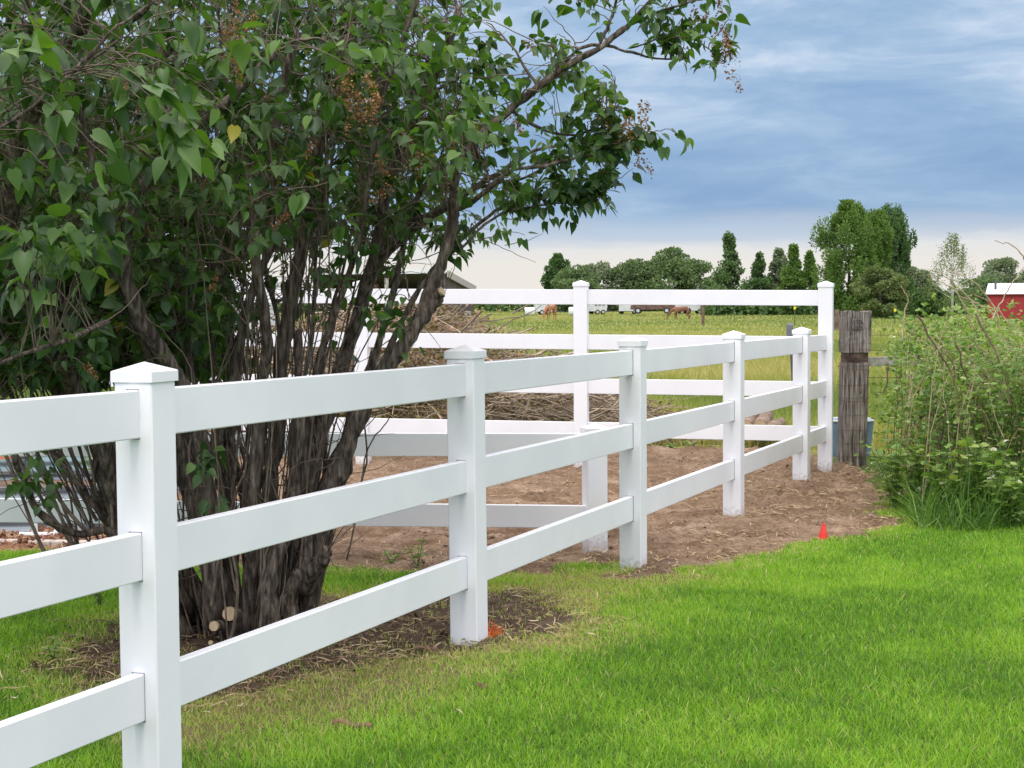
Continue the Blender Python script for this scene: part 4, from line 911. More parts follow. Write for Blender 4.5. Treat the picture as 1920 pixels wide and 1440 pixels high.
# ------------------------------------------------------------------ brush pile and logs behind the back fence
pl = empty('brush_pile', (-.5, 18.6, 0)); tag(pl, 'big heap of dry cut branches behind the white back fence', 'brush pile')
def pile_h(x): return np.interp(x, [-3.6, -2.4, -1.4, -.9, -.6, -.4, -.15, .0, .8, 1.2, 1.5, 2.0, 2.4], [1.1, 1.35, 1.54, 1.50, 1.46, 1.30, 1.08, .98, .80, .45, .26, .10, .04])
sm_ = MB(); sm2 = MB(); dl, dlc = [], []
for k in range(4600):
    x = rng.uniform(-3.4, 2.2); hh = pile_h(x); y = 18.7 + rng.normal(.1, .62); y = np.clip(y, 17.75, 20.6); fall = max(0, 1 - abs((y - 18.9) / 1.6) ** 2.6)
    z = hh * fall * rng.random() ** .75 + .03; a = rng.normal(0, .9) + (0 if rng.random() < .5 else math.pi)
    L_ = rng.uniform(.15, 1.0) * (1 if rng.random() < .85 else 1.7); d = np.array([math.cos(a), math.sin(a) * .6, rng.normal(.02, .38)]); d *= L_ / np.linalg.norm(d)
    p0_, p2_ = np.array([x, y, z]) - d / 2, np.array([x, y, z]) + d / 2; p0_[2] = max(p0_[2], .01); p2_[2] = max(p2_[2], .01)
    if z + abs(d[2]) / 2 > hh + .12 and rng.random() < .9: continue
    P = spline([p0_, (p0_ + p2_) / 2 + rng.normal(0, .07 * L_, 3), p2_], 3)
    r = rng.choice([.003, .004, .006, .009, .016], p=[.35, .3, .2, .1, .05]); (sm_ if rng.random() < .62 else sm2).tube(P, np.linspace(r, r * .5, len(P)), 4, cap=False)
    if rng.random() < .75 and (x < -.2 or rng.random() < .25):
        m_ = rng.integers(4, 14); dl.append(P[rng.integers(0, len(P), m_)] + rng.normal(0, .05, (m_, 3))); dlc.append(np.full(m_, 1.0) * (.75 if x < -.3 and rng.random() < .32 else .2))
for path in ([(960, 590), (1010, 565), (1040, 580)], [(900, 640), (960, 600), (1015, 572)], [(880, 600), (930, 600), (985, 590)], [(1040, 760), (1035, 720), (1030, 690)], [(1030, 690), (1050, 750), (1075, 800)], [(800, 720), (770, 680), (760, 650)]):
    sm2.tube(jig(spline([at(u, v, 18.3) for u, v in path], 4), .01), np.linspace(.010, .004, (len(path) - 1) * 4 + 1), 5)
sm_.build('pale_branches', noisy('dry_branch', (.28, .22, .16), (.52, .44, .33), scale=6, rough=.9), pl, origin=(-.5, 18.6, 0)).location = (0, 0, 0)
sm2.build('dark_branches', noisy('grey_branch', (.12, .085, .06), (.27, .22, .17), scale=6, rough=.9), pl, origin=(-.5, 18.6, 0)).location = (0, 0, 0)
dl = np.vstack(dl); dlc = np.concatenate(dlc); n_ = len(dl)
deadleaf = leafmat('dead_leaf', [(0, (.16, .10, .04)), (.3, (.22, .22, .08)), (.5, (.30, .24, .13)), (.8, (.46, .27, .17)), (1, (.58, .38, .26))], trans=.25, rough=.8, tcol=(1, .9, .6))
s2 = .025 + .035 * rng.random(n_); V, fs, tt = scatter(OV, OQ, [], dl, rand_rots(n_), np.stack([s2 * 1.2, s2, s2 * 2], -1), np.clip(dlc + rng.normal(0, .15, n_), 0, 1))
np_mesh('dead_leaves', V - np.array([-.5, 18.6, 0]), fs, deadleaf, pl, tint=tt)
logm = noisy('log_bark', (.12, .085, .06), (.30, .22, .16), scale=8, rough=.9, bump=.5, c3=(.50, .40, .30))
for lb, (u, v), (u2, v2), r in (('split grey log lying left of the other logs behind the back fence', (1398, 800), (1413, 778), .07), ('tallest reddish log leaning up between two others behind the back fence', (1424, 800), (1440, 776), .075), ('short brown log end lying right of the other logs behind the back fence', (1445, 804), (1464, 793), .07)):
    a, b = at(u, v, 17.3), at(u2, v2, 18.6); lg = empty('log', tuple(a)); tag(lg, lb, 'log', 'logs behind the back fence'); m = MB(); d = b - a
    m.tube([d * t_ for t_ in (0, .3, .6, 1)], [r, r * 1.06, r * .97, r * .9], 12, cap=False); m.build('bark', logm, lg, smooth=True)
    for e_, s_2 in ((d * 0.002, r * .97), (d * .998, r * .87)):
        m = MB(); u0 = d / np.linalg.norm(d); m.tube([e_ - u0 * .004, e_ + u0 * .004], s_2, 12); m.build('sawn_end', cutwood, lg)
gt = at(877, 600, 24); m = MB(); m.tube([[0, 0, -.1], [0.01, 0, .8], [.0, 0, 1.42]], [.055, .05, .048], 8)
gp_ = m.build('field_post', greywood, None); gp_.location = (gt[0], gt[1], -.0); tag(gp_, 'grey round wooden post standing just beyond the brush pile', 'post')

# ------------------------------------------------------------------ garden bed at the far left
bedm = noisy('corrugated_steel', (.20, .25, .29), (.33, .38, .42), scale=3, rough=.45, spec=.5)
def bed(name, label, c, L_, Wd, H_, mat, rz, soilmat):
    e = empty(name, (*c, 0.0), rz); tag(e, label, 'planter')
    for nm2, p, q, ln in (('side_panel', (-L_ / 2, -Wd / 2), (L_ / 2, -Wd / 2), L_), ('side_panel', (-L_ / 2, Wd / 2), (L_ / 2, Wd / 2), L_), ('end_panel', (-L_ / 2, -Wd / 2), (-L_ / 2, Wd / 2), Wd), ('end_panel', (L_ / 2, -Wd / 2), (L_ / 2, Wd / 2), Wd)):
        p = np.array(p); q = np.array(q); d = (q - p) / ln; nn = np.array([d[1], -d[0]]); nz = 49; V = []
        zz_ = np.linspace(-.03, H_, nz)
        for z in zz_:
            o_ = .010 * math.sin(z / .075 * 2 * math.pi)
            for e_ in (p, q): V.append([*(e_ + nn * o_), z])
        V = np.array(V); m = MB(); m.add(V, [[2 * i, 2 * i + 1, 2 * i + 3, 2 * i + 2] for i in range(nz - 1)])
        m.build(nm2, mat, e)
        m = MB(); mid = (p + q) / 2; m.box((*mid, H_ + .012), (ln + .03, .035, .024), rotz(math.atan2(d[1], d[0]))); m.build('rim', noisy('rim_metal', (.10, .11, .12), (.2, .21, .22), scale=5), e)
    m = MB(); m.box((0, 0, H_ - .06), (L_ - .03, Wd - .03, .04)); m.build('soil', soilmat, e)
    return e
sm3 = noisy('bed_soil', (.08, .05, .035), (.22, .15, .10), scale=9, rough=.95, bump=.6)
b1 = bed('raised_bed', 'low grey corrugated metal garden bed behind the low fence at the left', (-4.15, 11.72), 2.6, 1.1, .30, bedm, .03, sm3)
m = MB(); m.box((1.30, -.565, .15), (.11, .06, .34), bev=.004); m.box((1.30, -.6, .15), (.03, .02, .34)); m.build('corner_post', noisy('slate_post', (.07, .085, .10), (.13, .15, .17), scale=5), b1)
b2 = bed('raised_bed', 'second bluish metal garden bed farther back at the left', (-4.3, 13.6), 3.1, 1.1, .42, noisy('teal_steel', (.16, .26, .30), (.28, .40, .42), scale=3, rough=.5), .06, sm3)
pvc, _, _ = principled('white_pvc', (.72, .78, .80), .35)
pe = at(65, 993, 11.0); m = MB()
m.tube([[-.10, 0, .03], [.14, 0, .03]], .017, 10); m.tube([[.0, 0, .02], [.0, 0, .10]], .020, 10); m.tube([[.14, 0, .03], [.16, .02, .09]], .022, 10); m.tube([[-.02, 0, .03], [.02, 0, .03]], .022, 10)
o = m.build('irrigation_pipe', pvc, None, smooth=False); o.location = (pe[0], pe[1], .0); tag(o, 'short white plastic pipe with elbows at the foot of the grey garden bed', 'pipe')
terr = noisy('terracotta', (.62, .17, .08), (.75, .26, .13), scale=6, rough=.7)
for lb, (u, y, s2) in (('orange red flower pot at the far left edge behind the garden bed', (8, 12.9, 1.1)), ('smaller orange flower pot just right of the orange red one', (48, 13.1, .8))):
    c = at(u, 870, y); e = empty('flower_pot', (c[0], c[1], .36)); tag(e, lb, 'flower pot')
    m = MB(); m.tube([[0, 0, 0], [0, 0, .15 * s2], [0, 0, .145 * s2]], [.055 * s2, .08 * s2, .07 * s2], 16); m.build('pot', terr, e)
    m = MB(); m.tube([[0, 0, .135 * s2], [0, 0, .165 * s2]], .088 * s2, 16); m.build('rim', terr, e)
for i, lb in enumerate(('leafy green vegetable clump in the left garden bed, nearest the orange pots', 'sprawling green plant on the corner of the grey garden bed')):
    e = leafy_plant('garden_plant', lb, (-3.9, -3.2)[i], (12.0, 12.9)[i], .55, 160, .32, bramble_leaf, ls=.07)
ed = MB(); a = gp(-400, 1016, .0); b = gp(240, 1026, .0); d = b - a
for k in range(14):
    c = a + d * (k + .5) / 14; ed.box((*c, .012), (np.linalg.norm(d) / 14 - .012, .09, .05), rotz(math.atan2(d[1], d[0]) + rng.normal(0, .03)), bev=.006)
tag(ed.build('lawn_edging', noisy('pale_stone', (.40, .35, .30), (.58, .53, .47), scale=6, rough=.9), None), 'pale stone edging between the left lawn and the bark mulch', 'edging')
n = 5200; xx = rng.uniform(-4.6, -2.5, n); yy = rng.uniform(10.55, 12.0, n); k = n; sz = .012 + .02 * rng.random(n)
V, fs, tt = scatter(bv, [], bf, np.stack([xx, yy, height(xx, yy) + .006], -1), rand_rots(n), np.stack([sz, sz * .45, sz * .25], -1), rng.random(n))
tag(np_mesh('bark_mulch', V, fs, leafmat('mulch_chip', [(0, (.10, .04, .025)), (.5, (.27, .13, .08)), (1, (.45, .28, .18))], trans=0, rough=.9), tint=tt), 'reddish bark mulch chips along the garden bed', 'mulch', kind='stuff')

# ------------------------------------------------------------------ buildings
def quadbox(mb, corners, z0, z1s):
    """prism over 4 xy corners with per-corner top z"""
    V = [[*c, z0] for c in corners] + [[*c, z] for c, z in zip(corners, z1s)]
    mb.add(V, [[3, 2, 1, 0], [4, 5, 6, 7], [0, 1, 5, 4], [1, 2, 6, 5], [2, 3, 7, 6], [3, 0, 4, 7]])
shed = empty('open_shed', (-3.6, 62, -.15)); tag(shed, 'dark open-fronted wooden shed with a sloping roof seen behind the lilac', 'shed')
A = np.array([at(833, 512, 60)[0], 60.0]); Bk = np.array([at(886, 541, 64)[0], 64.0]); zA = at(833, 512, 60)[2]; zB = at(886, 541, 64)[2]
sd_ = (Bk - A); fd = np.array([-sd_[1], sd_[0]]) / np.linalg.norm(sd_) * 4.8
o3 = np.array([-3.6, 62]); cs_ = [A - o3, A + fd - o3, Bk + fd - o3, Bk - o3]
m = MB(); ex = .12
quadbox(m, cs_, zA - .02, [zA + .10, zA + .10, zB + .10, zB + .10])
V = np.array([[*c, z] for c, z in zip(cs_, (zA, zA, zB, zB))] + [[*c, z + .07] for c, z in zip(cs_, (zA, zA, zB, zB))]); V[:, 2] += .15
m = MB(); m.add(V, [[3, 2, 1, 0], [4, 5, 6, 7], [0, 1, 5, 4], [1, 2, 6, 5], [2, 3, 7, 6], [3, 0, 4, 7]]); m.build('roof', noisy('tin_roof', (.09, .09, .09), (.15, .15, .14), scale=2, rough=.5), shed)
wm0 = noisy('white_trim', (.62, .64, .66), (.74, .75, .76), scale=2, rough=.6)
shedwood = noisy('shed_boards', (.055, .045, .038), (.13, .11, .095), scale=3, rough=.95, stretch=(6, 6, .6))
def wall(mb, p, q, z0, za, zb, th=.08):
    d = (q - p) / np.linalg.norm(q - p); nn = np.array([-d[1], d[0]]) * th / 2
    V = [[*(p - nn), z0], [*(q - nn), z0], [*(q + nn), z0], [*(p + nn), z0], [*(p - nn), za], [*(q - nn), zb], [*(q + nn), zb], [*(p + nn), za]]
    mb.add(V, [[3, 2, 1, 0], [4, 5, 6, 7], [0, 1, 5, 4], [1, 2, 6, 5], [2, 3, 7, 6], [3, 0, 4, 7]])
m = MB(); wall(m, cs_[3], cs_[0], 0, zB + .14, zA + .14); m.build('side_wall', shedwood, shed)
m = MB(); wall(m, cs_[1], cs_[2], 0, zA + .14, zB + .14); m.build('side_wall', shedwood, shed)
m = MB(); wall(m, cs_[2] + [0, .06], cs_[3] + [0, .06], 0, zB + .14, zB + .14); m.build('back_wall', shedwood, shed)
m = MB(); s3 = np.array([.10, -.03]); wall(m, cs_[3] + s3, cs_[0] + s3, zB - .0, zB + .16, zA + .16, .05); 
V = np.array([[*(cs_[0] + s3), zA], [*(cs_[3] + s3), zB], [*(cs_[3] + s3), zB + .24], [*(cs_[0] + s3), zA + .24]]); V2 = V + [.05, 0, 0]
m = MB(); m.add(np.vstack([V, V2]), [[0, 1, 2, 3], [7, 6, 5, 4], [0, 4, 5, 1], [1, 5, 6, 2], [2, 6, 7, 3], [3, 7, 4, 0]]); m.build('fascia', greywood, shed)
m = MB(); q = (cs_[0] + cs_[1]) / 2; dq = cs_[1] - cs_[0]; m.box((q[0], q[1] - .09, zA + .22), (np.linalg.norm(dq) + .1, .05, .16), rotz(math.atan2(dq[1], dq[0]))); m.build('eave_board', wm0, shed)
m = MB(); p = cs_[0] * .55 + cs_[1] * .45; m.box((p[0], p[1], zA / 2), (.14, .14, zA)); m.build('front_post', greywood, shed)

hs = empty('white_outbuilding', (at(435, 570, 75)[0], 75, -.2)); tag(hs, 'small pale outbuilding with a grey door glimpsed through the lilac stems', 'building')
wm = noisy('pale_siding', (.55, .57, .58), (.66, .67, .67), scale=1, rough=.8, stretch=(.3, .3, 9))
m = MB(); m.box((0, 0, 1.15), (3.6, 3, 2.3)); m.build('wall', wm, hs)
m = MB(); V = np.array([[-2, -1.8, 2.2], [2, -1.8, 2.2], [2, 1.8, 2.2], [-2, 1.8, 2.2], [-2, 0, 2.95], [2, 0, 2.95]]); m.add(V, [[0, 1, 5, 4], [2, 3, 4, 5], [0, 3, 2, 1]], [[0, 4, 3], [1, 2, 5]]); m.build('roof', noisy('grey_roof', (.36, .38, .4), (.5, .52, .54), scale=1, rough=.7), hs)
m = MB(); m.box((.1, -1.52, .95), (.95, .05, 1.9)); m.build('door', noisy('grey_door', (.20, .21, .22), (.26, .27, .28), scale=2), hs)

barn_d = 150; bc = at(1915, 570, barn_d); barn = empty('red_barn', (bc[0] + .55, barn_d, -.35), -.33); tag(barn, 'red barn with a pale metal roof at the right edge beyond the brambles', 'barn')
bh0 = at(1900, 551, barn_d)[2] + .35; bh1 = at(1900, 533, barn_d)[2] + .35
redm = noisy('red_boards', (.24, .024, .030), (.35, .038, .042), scale=1.2, rough=.7, stretch=(8, 8, .3))
Lb, Wb = 6.6, 5.0
m = MB(); m.box((0, 0, bh0 / 2), (Lb, Wb, bh0)); m.build('wall', redm, barn)
m = MB(); V = np.array([[-Lb / 2 - .2, -Wb / 2 - .3, bh0 - .02], [Lb / 2 + .2, -Wb / 2 - .3, bh0 - .02], [Lb / 2 + .2, Wb / 2 + .3, bh0 - .02], [-Lb / 2 - .2, Wb / 2 + .3, bh0 - .02], [-Lb / 2 - .1, 0, bh1 + .1], [Lb / 2 + .1, 0, bh1 + .1]])
V[3, 0] += .1; m.add(V, [[0, 1, 5, 4], [2, 3, 4, 5], [0, 3, 2, 1]], [[0, 4, 3], [1, 2, 5]]); rf = m.build('roof', noisy('pale_tin', (.62, .68, .74), (.74, .78, .82), scale=.6, rough=.4, stretch=(5, .3, 1)), barn)
m = MB(); m.tube([[-Lb / 2 + .6, -1.5, bh0 + .2], [-Lb / 2 + .6, -1.5, bh1 + .35]], .10, 8); m.build('flue', steel_d, rf)
m = MB(); m.box((.8, -Wb / 2 - .03, 1.0), (1.8, .06, 2.0)); m.build('door', noisy('barn_door', (.5, .5, .5), (.6, .6, .6), scale=1), barn)

# ------------------------------------------------------------------ horses
def horse(label, loc, rz, coat, dark, sc=1.0):
    e = empty('horse', loc, rz); tag(e, label, 'horse', None)
    J = {'rump': (-.78, 0, 1.28, .21), 'loin': (-.45, 0, 1.30, .27), 'belly': (-.05, 0, 1.20, .29), 'chest': (.36, 0, 1.18, .28), 'withers': (.55, 0, 1.26, .22), 'neck1': (.82, 0, 1.10, .17), 'neck2': (1.06, 0, .80, .125), 'poll': (1.22, .0, .56, .105), 'face': (1.27, 0, .36, .085), 'muzzle': (1.28, 0, .16, .060)}
    V = [v[:3] for v in J.values()]; R = [v[3] for v in J.values()]; Eg = [(i, i + 1) for i in range(len(V) - 1)]
    def leg(root, pts):
        last = root
        for p in pts: V.append(p[:3]); R.append(p[3]); Eg.append((last, len(V) - 1)); last = len(V) - 1
    for s_, dx in ((1, 0), (-1, .12)):
        leg(3, [(.50 - dx, s_ * .16, .92, .12), (.50 - dx * 1.6, s_ * .16, .50, .058), (.50 - dx * 2.2, s_ * .16, .12, .042), (.55 - dx * 2.2, s_ * .16, .03, .055)])
        leg(0, [(-.74 - dx, s_ * .15, .98, .16), (-.66 - dx, s_ * .15, .74, .10), (-.86 - dx, s_ * .15, .50, .062), (-.80 - dx, s_ * .15, .12, .044), (-.75 - dx, s_ * .15, .03, .056)])
    me = bpy.data.meshes.new('body'); me.from_pydata([tuple(c * sc for c in v) for v in V], Eg, []); o = link('body', me, coat, e)
    sk = o.modifiers.new('Skin', 'SKIN'); o.modifiers.new('Subdivision', 'SUBSURF').levels = 2; o.modifiers[-1].render_levels = 2; sk.use_smooth_shade = True
    for i, r in enumerate(R): me.skin_vertices[0].data[i].radius = (r * sc * (.9), r * sc)
    me.skin_vertices[0].data[1].use_root = True
    m = MB(); m.tube(np.array([(-.90, 0, 1.36), (-1.02, 0, 1.15), (-1.05, 0, .80), (-1.02, 0, .45)]) * sc, np.array([.05, .075, .085, .03]) * sc, 8); m.build('tail', dark, e, smooth=True)
    m = MB(); m.tube(np.array([(.52, 0, 1.46), (.80, .0, 1.30), (1.06, 0, .98), (1.26, 0, .68)]) * sc, np.array([.04, .06, .06, .045]) * sc, 6); m.build('mane', dark, e, smooth=True)
    for s_ in (1, -1):
        m = MB(); m.tube(np.array([(1.20, s_ * .06, .62), (1.18, s_ * .08, .76)]) * sc, np.array([.035, .008]) * sc, 6); m.build('ear', coat, e)
    return e
bay = noisy('bay_coat', (.16, .070, .038), (.26, .125, .070), scale=2, rough=.6); sorrel = noisy('sorrel_coat', (.34, .13, .055), (.44, .19, .085), scale=2, rough=.6); blackh = noisy('black_hair', (.02, .016, .014), (.04, .03, .025), scale=3)
hz_ = at(1275, 603, 165); horse('dark bay horse grazing side-on in the pasture, head to the left', (hz_[0], 165, hz_[2]), math.pi, bay, blackh, 1.0)
hz_ = at(1032, 600, 165); horse('chestnut horse grazing in the pasture seen from behind near the tall tree', (hz_[0], 165, hz_[2]), math.radians(238), sorrel, noisy('sorrel_hair', (.28, .11, .05), (.36, .16, .07), scale=3), 1.0)

# ------------------------------------------------------------------ vehicles and farm clutter far across the field
tyre, _, _ = principled('tyre_rubber', (.02, .02, .02), .8); glass, _, _ = principled('dark_glass', (.03, .04, .05), .1); chrome, _, _ = principled('dull_chrome', (.5, .5, .5), .3)
def wheels(e, xs_, w, r=.38):
    for x in xs_:
        for s_ in (-1, 1):
            m = MB(); m.tube([[x, s_ * w - .11, r], [x, s_ * w + .11, r]], r, 18); wv = m.build('wheel', tyre, e)
            m = MB(); m.tube([[x, s_ * w - .12 if s_ < 0 else s_ * w + .10, r], [x, s_ * w - .10 if s_ < 0 else s_ * w + .12, r]], r * .55, 14); m.build('rim', chrome, wv)
def extrude_profile(mb, prof, w):
    k = len(prof); V = [[x, -w, z] for x, z in prof] + [[x, w, z] for x, z in prof]
    mb.add(V, [[i, (i + 1) % k, k + (i + 1) % k, k + i] for i in range(k)])
    c0 = [sum(p[0] for p in prof) / k, -w, sum(p[1] for p in prof) / k]; c1 = [c0[0], w, c0[2]]
    mb.add(V[:k] + [c0], [], [[(i + 1) % k, i, k] for i in range(k)]); mb.add(V[k:] + [c1], [], [[i, (i + 1) % k, k] for i in range(k)])
def pickup(label, loc, rz, paint):
    e = empty('pickup_truck', loc, rz); tag(e, label, 'truck')
    m = MB(); extrude_profile(m, [(-2.7, .55), (2.6, .50), (2.68, .75), (2.6, 1.05), (1.35, 1.15), (.1, 1.16), (-.05, 1.16), (-2.7, 1.16)], .95); m.build('body', paint, e)
    m = MB(); extrude_profile(m, [(1.25, 1.14), (.75, 1.68), (-.45, 1.70), (-.65, 1.14)], .80); cb = m.build('cab', paint, e)
    m = MB(); extrude_profile(m, [(1.05, 1.2), (.70, 1.60), (-.36, 1.62), (-.48, 1.2)], .81); m.build('window', glass, cb)
    m = MB(); m.box((2.72, 0, .62), (.10, 1.9, .2), bev=.02); m.build('bumper', chrome, e)
    for s_ in (-1, 1):
        m = MB(); m.box((2.66, s_ * .72, .86), (.06, .26, .18), bev=.02); m.build('headlight', chrome, e)
    wheels(e, (1.75, -1.75), .85); return e
rustp = noisy('rusty_brown_paint', (.09, .05, .04), (.20, .12, .10), scale=2, rough=.6)
pz = at(1224, 588, 205); pickup('old dark brown pickup truck parked across the pasture left of the bay horse', (pz[0], 205, pz[2]), math.radians(172), rustp)
wpaint = noisy('white_paint', (.50, .52, .54), (.66, .67, .68), scale=.8, rough=.4)
def trailer(label, loc, rz, L_, H_):
    e = empty('stock_trailer', loc, rz); tag(e, label, 'trailer', 'white trailers at the far edge of the pasture')
    m = MB(); extrude_profile(m, [(-L_ / 2, .45), (L_ / 2, .45), (L_ / 2 + .15, H_ * .6), (L_ / 2 - .2, H_), (-L_ / 2, H_)], 1.05); b_ = m.build('body', wpaint, e)
    for k in range(3):
        m = MB(); m.box((-L_ / 2 + L_ * (k + .6) / 3.4, -1.06, H_ * .72), (L_ / 6, .03, .25)); m.build('window', glass, b_)
    m = MB(); m.box((L_ / 2 + .8, 0, .45), (1.5, .12, .12)); m.build('hitch', steel_d, e)
    wheels(e, (-.4, .5), .95, .34); return e
for lb, u, v, L_, H_, rz in (('white trailer standing behind the chestnut horse', 1020, 587, 2.6, 2.2, .1), ('white trailer just right of the middle back fence post', 1119, 584, 2.0, 1.9, .4), ('white trailer left of the brown pickup truck', 1177, 584, 1.6, 1.9, 1.2),
                             ('long white trailer behind the bay horse', 1282, 582, 3.6, 2.1, 0.05), ('white trailer behind the wooden field post', 1315, 582, 2.2, 2.0, .05)):
    p = at(u, v - 5, 235); trailer(lb, (p[0], 235, -.30), rz, L_, H_)
bale_m = noisy('bale_wrap', (.60, .62, .62), (.75, .76, .75), scale=2, rough=.6)
for lb, u in (('pale wrapped bale left of the chestnut horse', 993), ('pale wrapped bale between the chestnut horse and the middle back fence post', 1076), ('pale wrapped bale right of the wooden field post', 1337)):
    p = at(u, 585, 220); m = MB(); m.tube([[-.7, 0, .55], [-.62, 0, .55], [.62, 0, .55], [.7, 0, .55]], [.46, .58, .58, .46], 16); o = m.build('hay_bale', bale_m, None, smooth=True); o.location = (p[0], 220, -.32); tag(o, lb, 'hay bale', 'wrapped bales across the pasture')
yel, _, _ = principled('yellow_plastic', (.75, .62, .03), .5)
for lb, u, vt, vb, d in (('green steel field post with a yellow cap left of the near corner post', 1490, 576, 608, 110), ('green steel field post with a yellow cap above the bramble thicket', 1678, 580, 604, 110), ('thin steel field post without a cap in the pasture left of the chestnut horse', 984, 580, 607, 120), ('thin steel field post in the pasture right of the wooden field post', 1377, 577, 598, 135)):
    a, b = at(u, vt, d), at(u, vb, d); e = empty('field_marker_post', (b[0], d, b[2] - .1)); tag(e, lb, 'post', 'steel posts across the pasture'); H_ = a[2] - b[2] + .1
    m = MB(); m.box((0, 0, H_ / 2), (.05, .05, H_)); m.build('stake', noisy('green_steel', (.05, .08, .05), (.09, .12, .08), scale=4), e)
    if 'yellow' in lb: m = MB(); m.box((0, 0, H_ - .06), (.14, .10, .20), bev=.02); m.box((.10, 0, H_ - .02), (.10, .05, .05)); m.build('cap', yel, e)
a, b = at(1318, 570, 120), at(1318, 608, 120); m = MB(); m.tube([[0, 0, 0], [.02, 0, (a[2] - b[2]) * .5], [0, 0, a[2] - b[2] + .05]], [.12, .11, .10], 8); o = m.build('field_post', noisy('brown_post', (.10, .06, .04), (.20, .13, .09), scale=5), None); o.location = (b[0], 120, b[2] - .05); tag(o, 'leaning brown wooden post in the pasture right of the bay horse', 'post')
b = at(1568, 600, 95); m = MB(); m.tube([[0, 0, -.1], [.05, 0, .6], [.02, 0, 1.25]], [.20, .17, .13], 8); o = m.build('tree_stump', noisy('stump_wood', (.09, .06, .045), (.2, .15, .11), scale=3, bump=.4), None); o.location = (b[0], 95, -.25); tag(o, 'dark stump standing below the poplars just right of the corner post', 'stump')

# ------------------------------------------------------------------ trees beyond the pasture
KT = np.array([[0, 0, 0], [.5, .45, .08], [0, 1, 0], [-.5, .45, .08]])
treebark = noisy('tree_bark', (.07, .055, .045), (.16, .13, .11), scale=2, rough=.95); birchbark = noisy('birch_bark', (.45, .44, .42), (.68, .67, .65), scale=3, rough=.8)
def tmat(nm, c, tr=.25):
    a = np.array(c); return leafmat(nm, [(0, tuple(a * .62)), (.5, tuple(a)), (1, tuple(a * 1.45))], trans=tr, rough=.6, tcol=(1.2, 1.25, .6), spec=.2)
M_POP = tmat('poplar_leaf', (.135, .230, .055)); M_DARK = tmat('dark_leaf', (.095, .175, .06)); M_MID = tmat('mid_leaf', (.14, .21, .09)); M_GREY = tmat('grey_leaf', (.20, .255, .15)); M_OLIVE = tmat('olive_leaf', (.16, .215, .08)); M_CON = tmat('conic_leaf', (.12, .20, .075))
def tree(name, label, u, wpx, vt, d, kind, mat, n_l, group='trees beyond the pasture', vb=None, cat='tree', base_frac=.0, bk=treebark):
    top = at(u, vt, d); zb = -.32; x0 = top[0]; H_ = top[2] - zb; Wm = wpx * {'cone': 1.9, 'round': 1.35, 'poplar': 1.12, 'open': 1.25, 'weep': 1.1}[kind] / F * d / 2
    e = empty(name, (x0, d, zb)); tag(e, label, cat, group)
    m = MB(); tr_ = max(.10, H_ * .018); m.tube([[0, 0, -.2], [.05, 0, H_ * .4], [0, 0, H_ * .86]], [tr_, tr_ * .7, tr_ * .2], 8)
    for k in range(10):
        a = rng.random() * 6.28; z0 = H_ * rng.uniform(.15, .7); wr_ = Wm * (.7 if kind != 'cone' else .55 * (1 - z0 / H_)); q = np.array([math.cos(a) * wr_, math.sin(a) * wr_, z0 + H_ * .12]); m.tube([[0, 0, z0], q * .5 + np.array([0, 0, z0 * .5]), q], [tr_ * .35, tr_ * .2, tr_ * .08], 5, cap=False)
    m.build('trunk', bk, e, smooth=True)
    # lobes
    P, Dn = [], []
    if kind in ('poplar', 'cone', 'round', 'open'):
        nl = {'poplar': 100, 'cone': 46, 'round': 55, 'open': 34}[kind]
        for k in range(nl):
            t_ = rng.random()
            if kind == 'poplar': z = H_ * (.04 + .90 * t_); prof = min(1, (1.04 - t_) / .30) ** .55 * (.80 + .20 * min(1, t_ / .3)); lr = np.array([Wm * .19, Wm * .19, H_ * .085])
            elif kind == 'cone': t_ = t_ ** 1.25; z = H_ * (.04 + .90 * t_); prof = (1 - t_) ** .85 * .95 + .03; lr = np.array([Wm * .26, Wm * .26, H_ * .055])
            elif kind == 'open': z = H_ * (.25 + .68 * t_); prof = math.sin(math.pi * min(1, .15 + t_ * .85)) ** .6; lr = np.array([Wm * .22, Wm * .22, H_ * .07])
            else: z = H_ * (.06 + .86 * t_); prof = math.sqrt(max(.02, 1 - ((t_ - .38) / .66) ** 2)); lr = np.array([Wm * .25, Wm * .25, H_ * .10])
            a = rng.random() * 6.28; prof *= 1.0 if kind == 'cone' else .72 + .50 * float(vnoise(np.array([a * 1.3 + u]), np.array([t_ * 5.0]))[0]); rr = max(0.05, Wm * prof - lr[0] * .75) * rng.uniform(.15, 1) ** .5
            lr = lr * (.5 + .55 * prof if kind == 'cone' else 1)
            c = np.array([math.cos(a) * rr, math.sin(a) * rr, z]); q = max(20, int(n_l * 2.4) // nl); lr = lr * rng.uniform(.6, 1.3)
            dd = rng.normal(size=(q, 3)); dd /= np.linalg.norm(dd, axis=1, keepdims=True); pp = c + dd * lr * (rng.random(q) ** .3)[:, None]
            if kind in ('poplar', 'cone'): pp[:, 2] += np.clip(H_ * .05 * rng.random(q) ** 3, 0, None)
            P.append(pp); Dn.append(dd + [0, 0, .5 if kind == 'poplar' else .1])
    else:  # weeping
        for k in range(150):
            t_ = rng.random(); a = rng.random() * 6.28; z = H_ * (.18 + .80 * t_); rr = Wm * (1 - t_ ** 1.6 * .85) * rng.uniform(.2, 1) ** .5
            c = np.array([math.cos(a) * rr, math.sin(a) * rr, z]); q = n_l // 150; s2 = rng.random(q)
            dl_ = H_ * rng.uniform(.08, .24); pp = c + np.stack([rng.normal(0, .07 + .25 * (1 - s2) * .4, q), rng.normal(0, .15, q), -s2 * dl_], -1); P.append(pp); Dn.append(rng.normal(0, .3, (q, 3)) + [0, 0, -1])
    P = np.vstack(P); Dn = np.vstack(Dn) + rng.normal(0, .55, (len(P), 3)) if True else 0
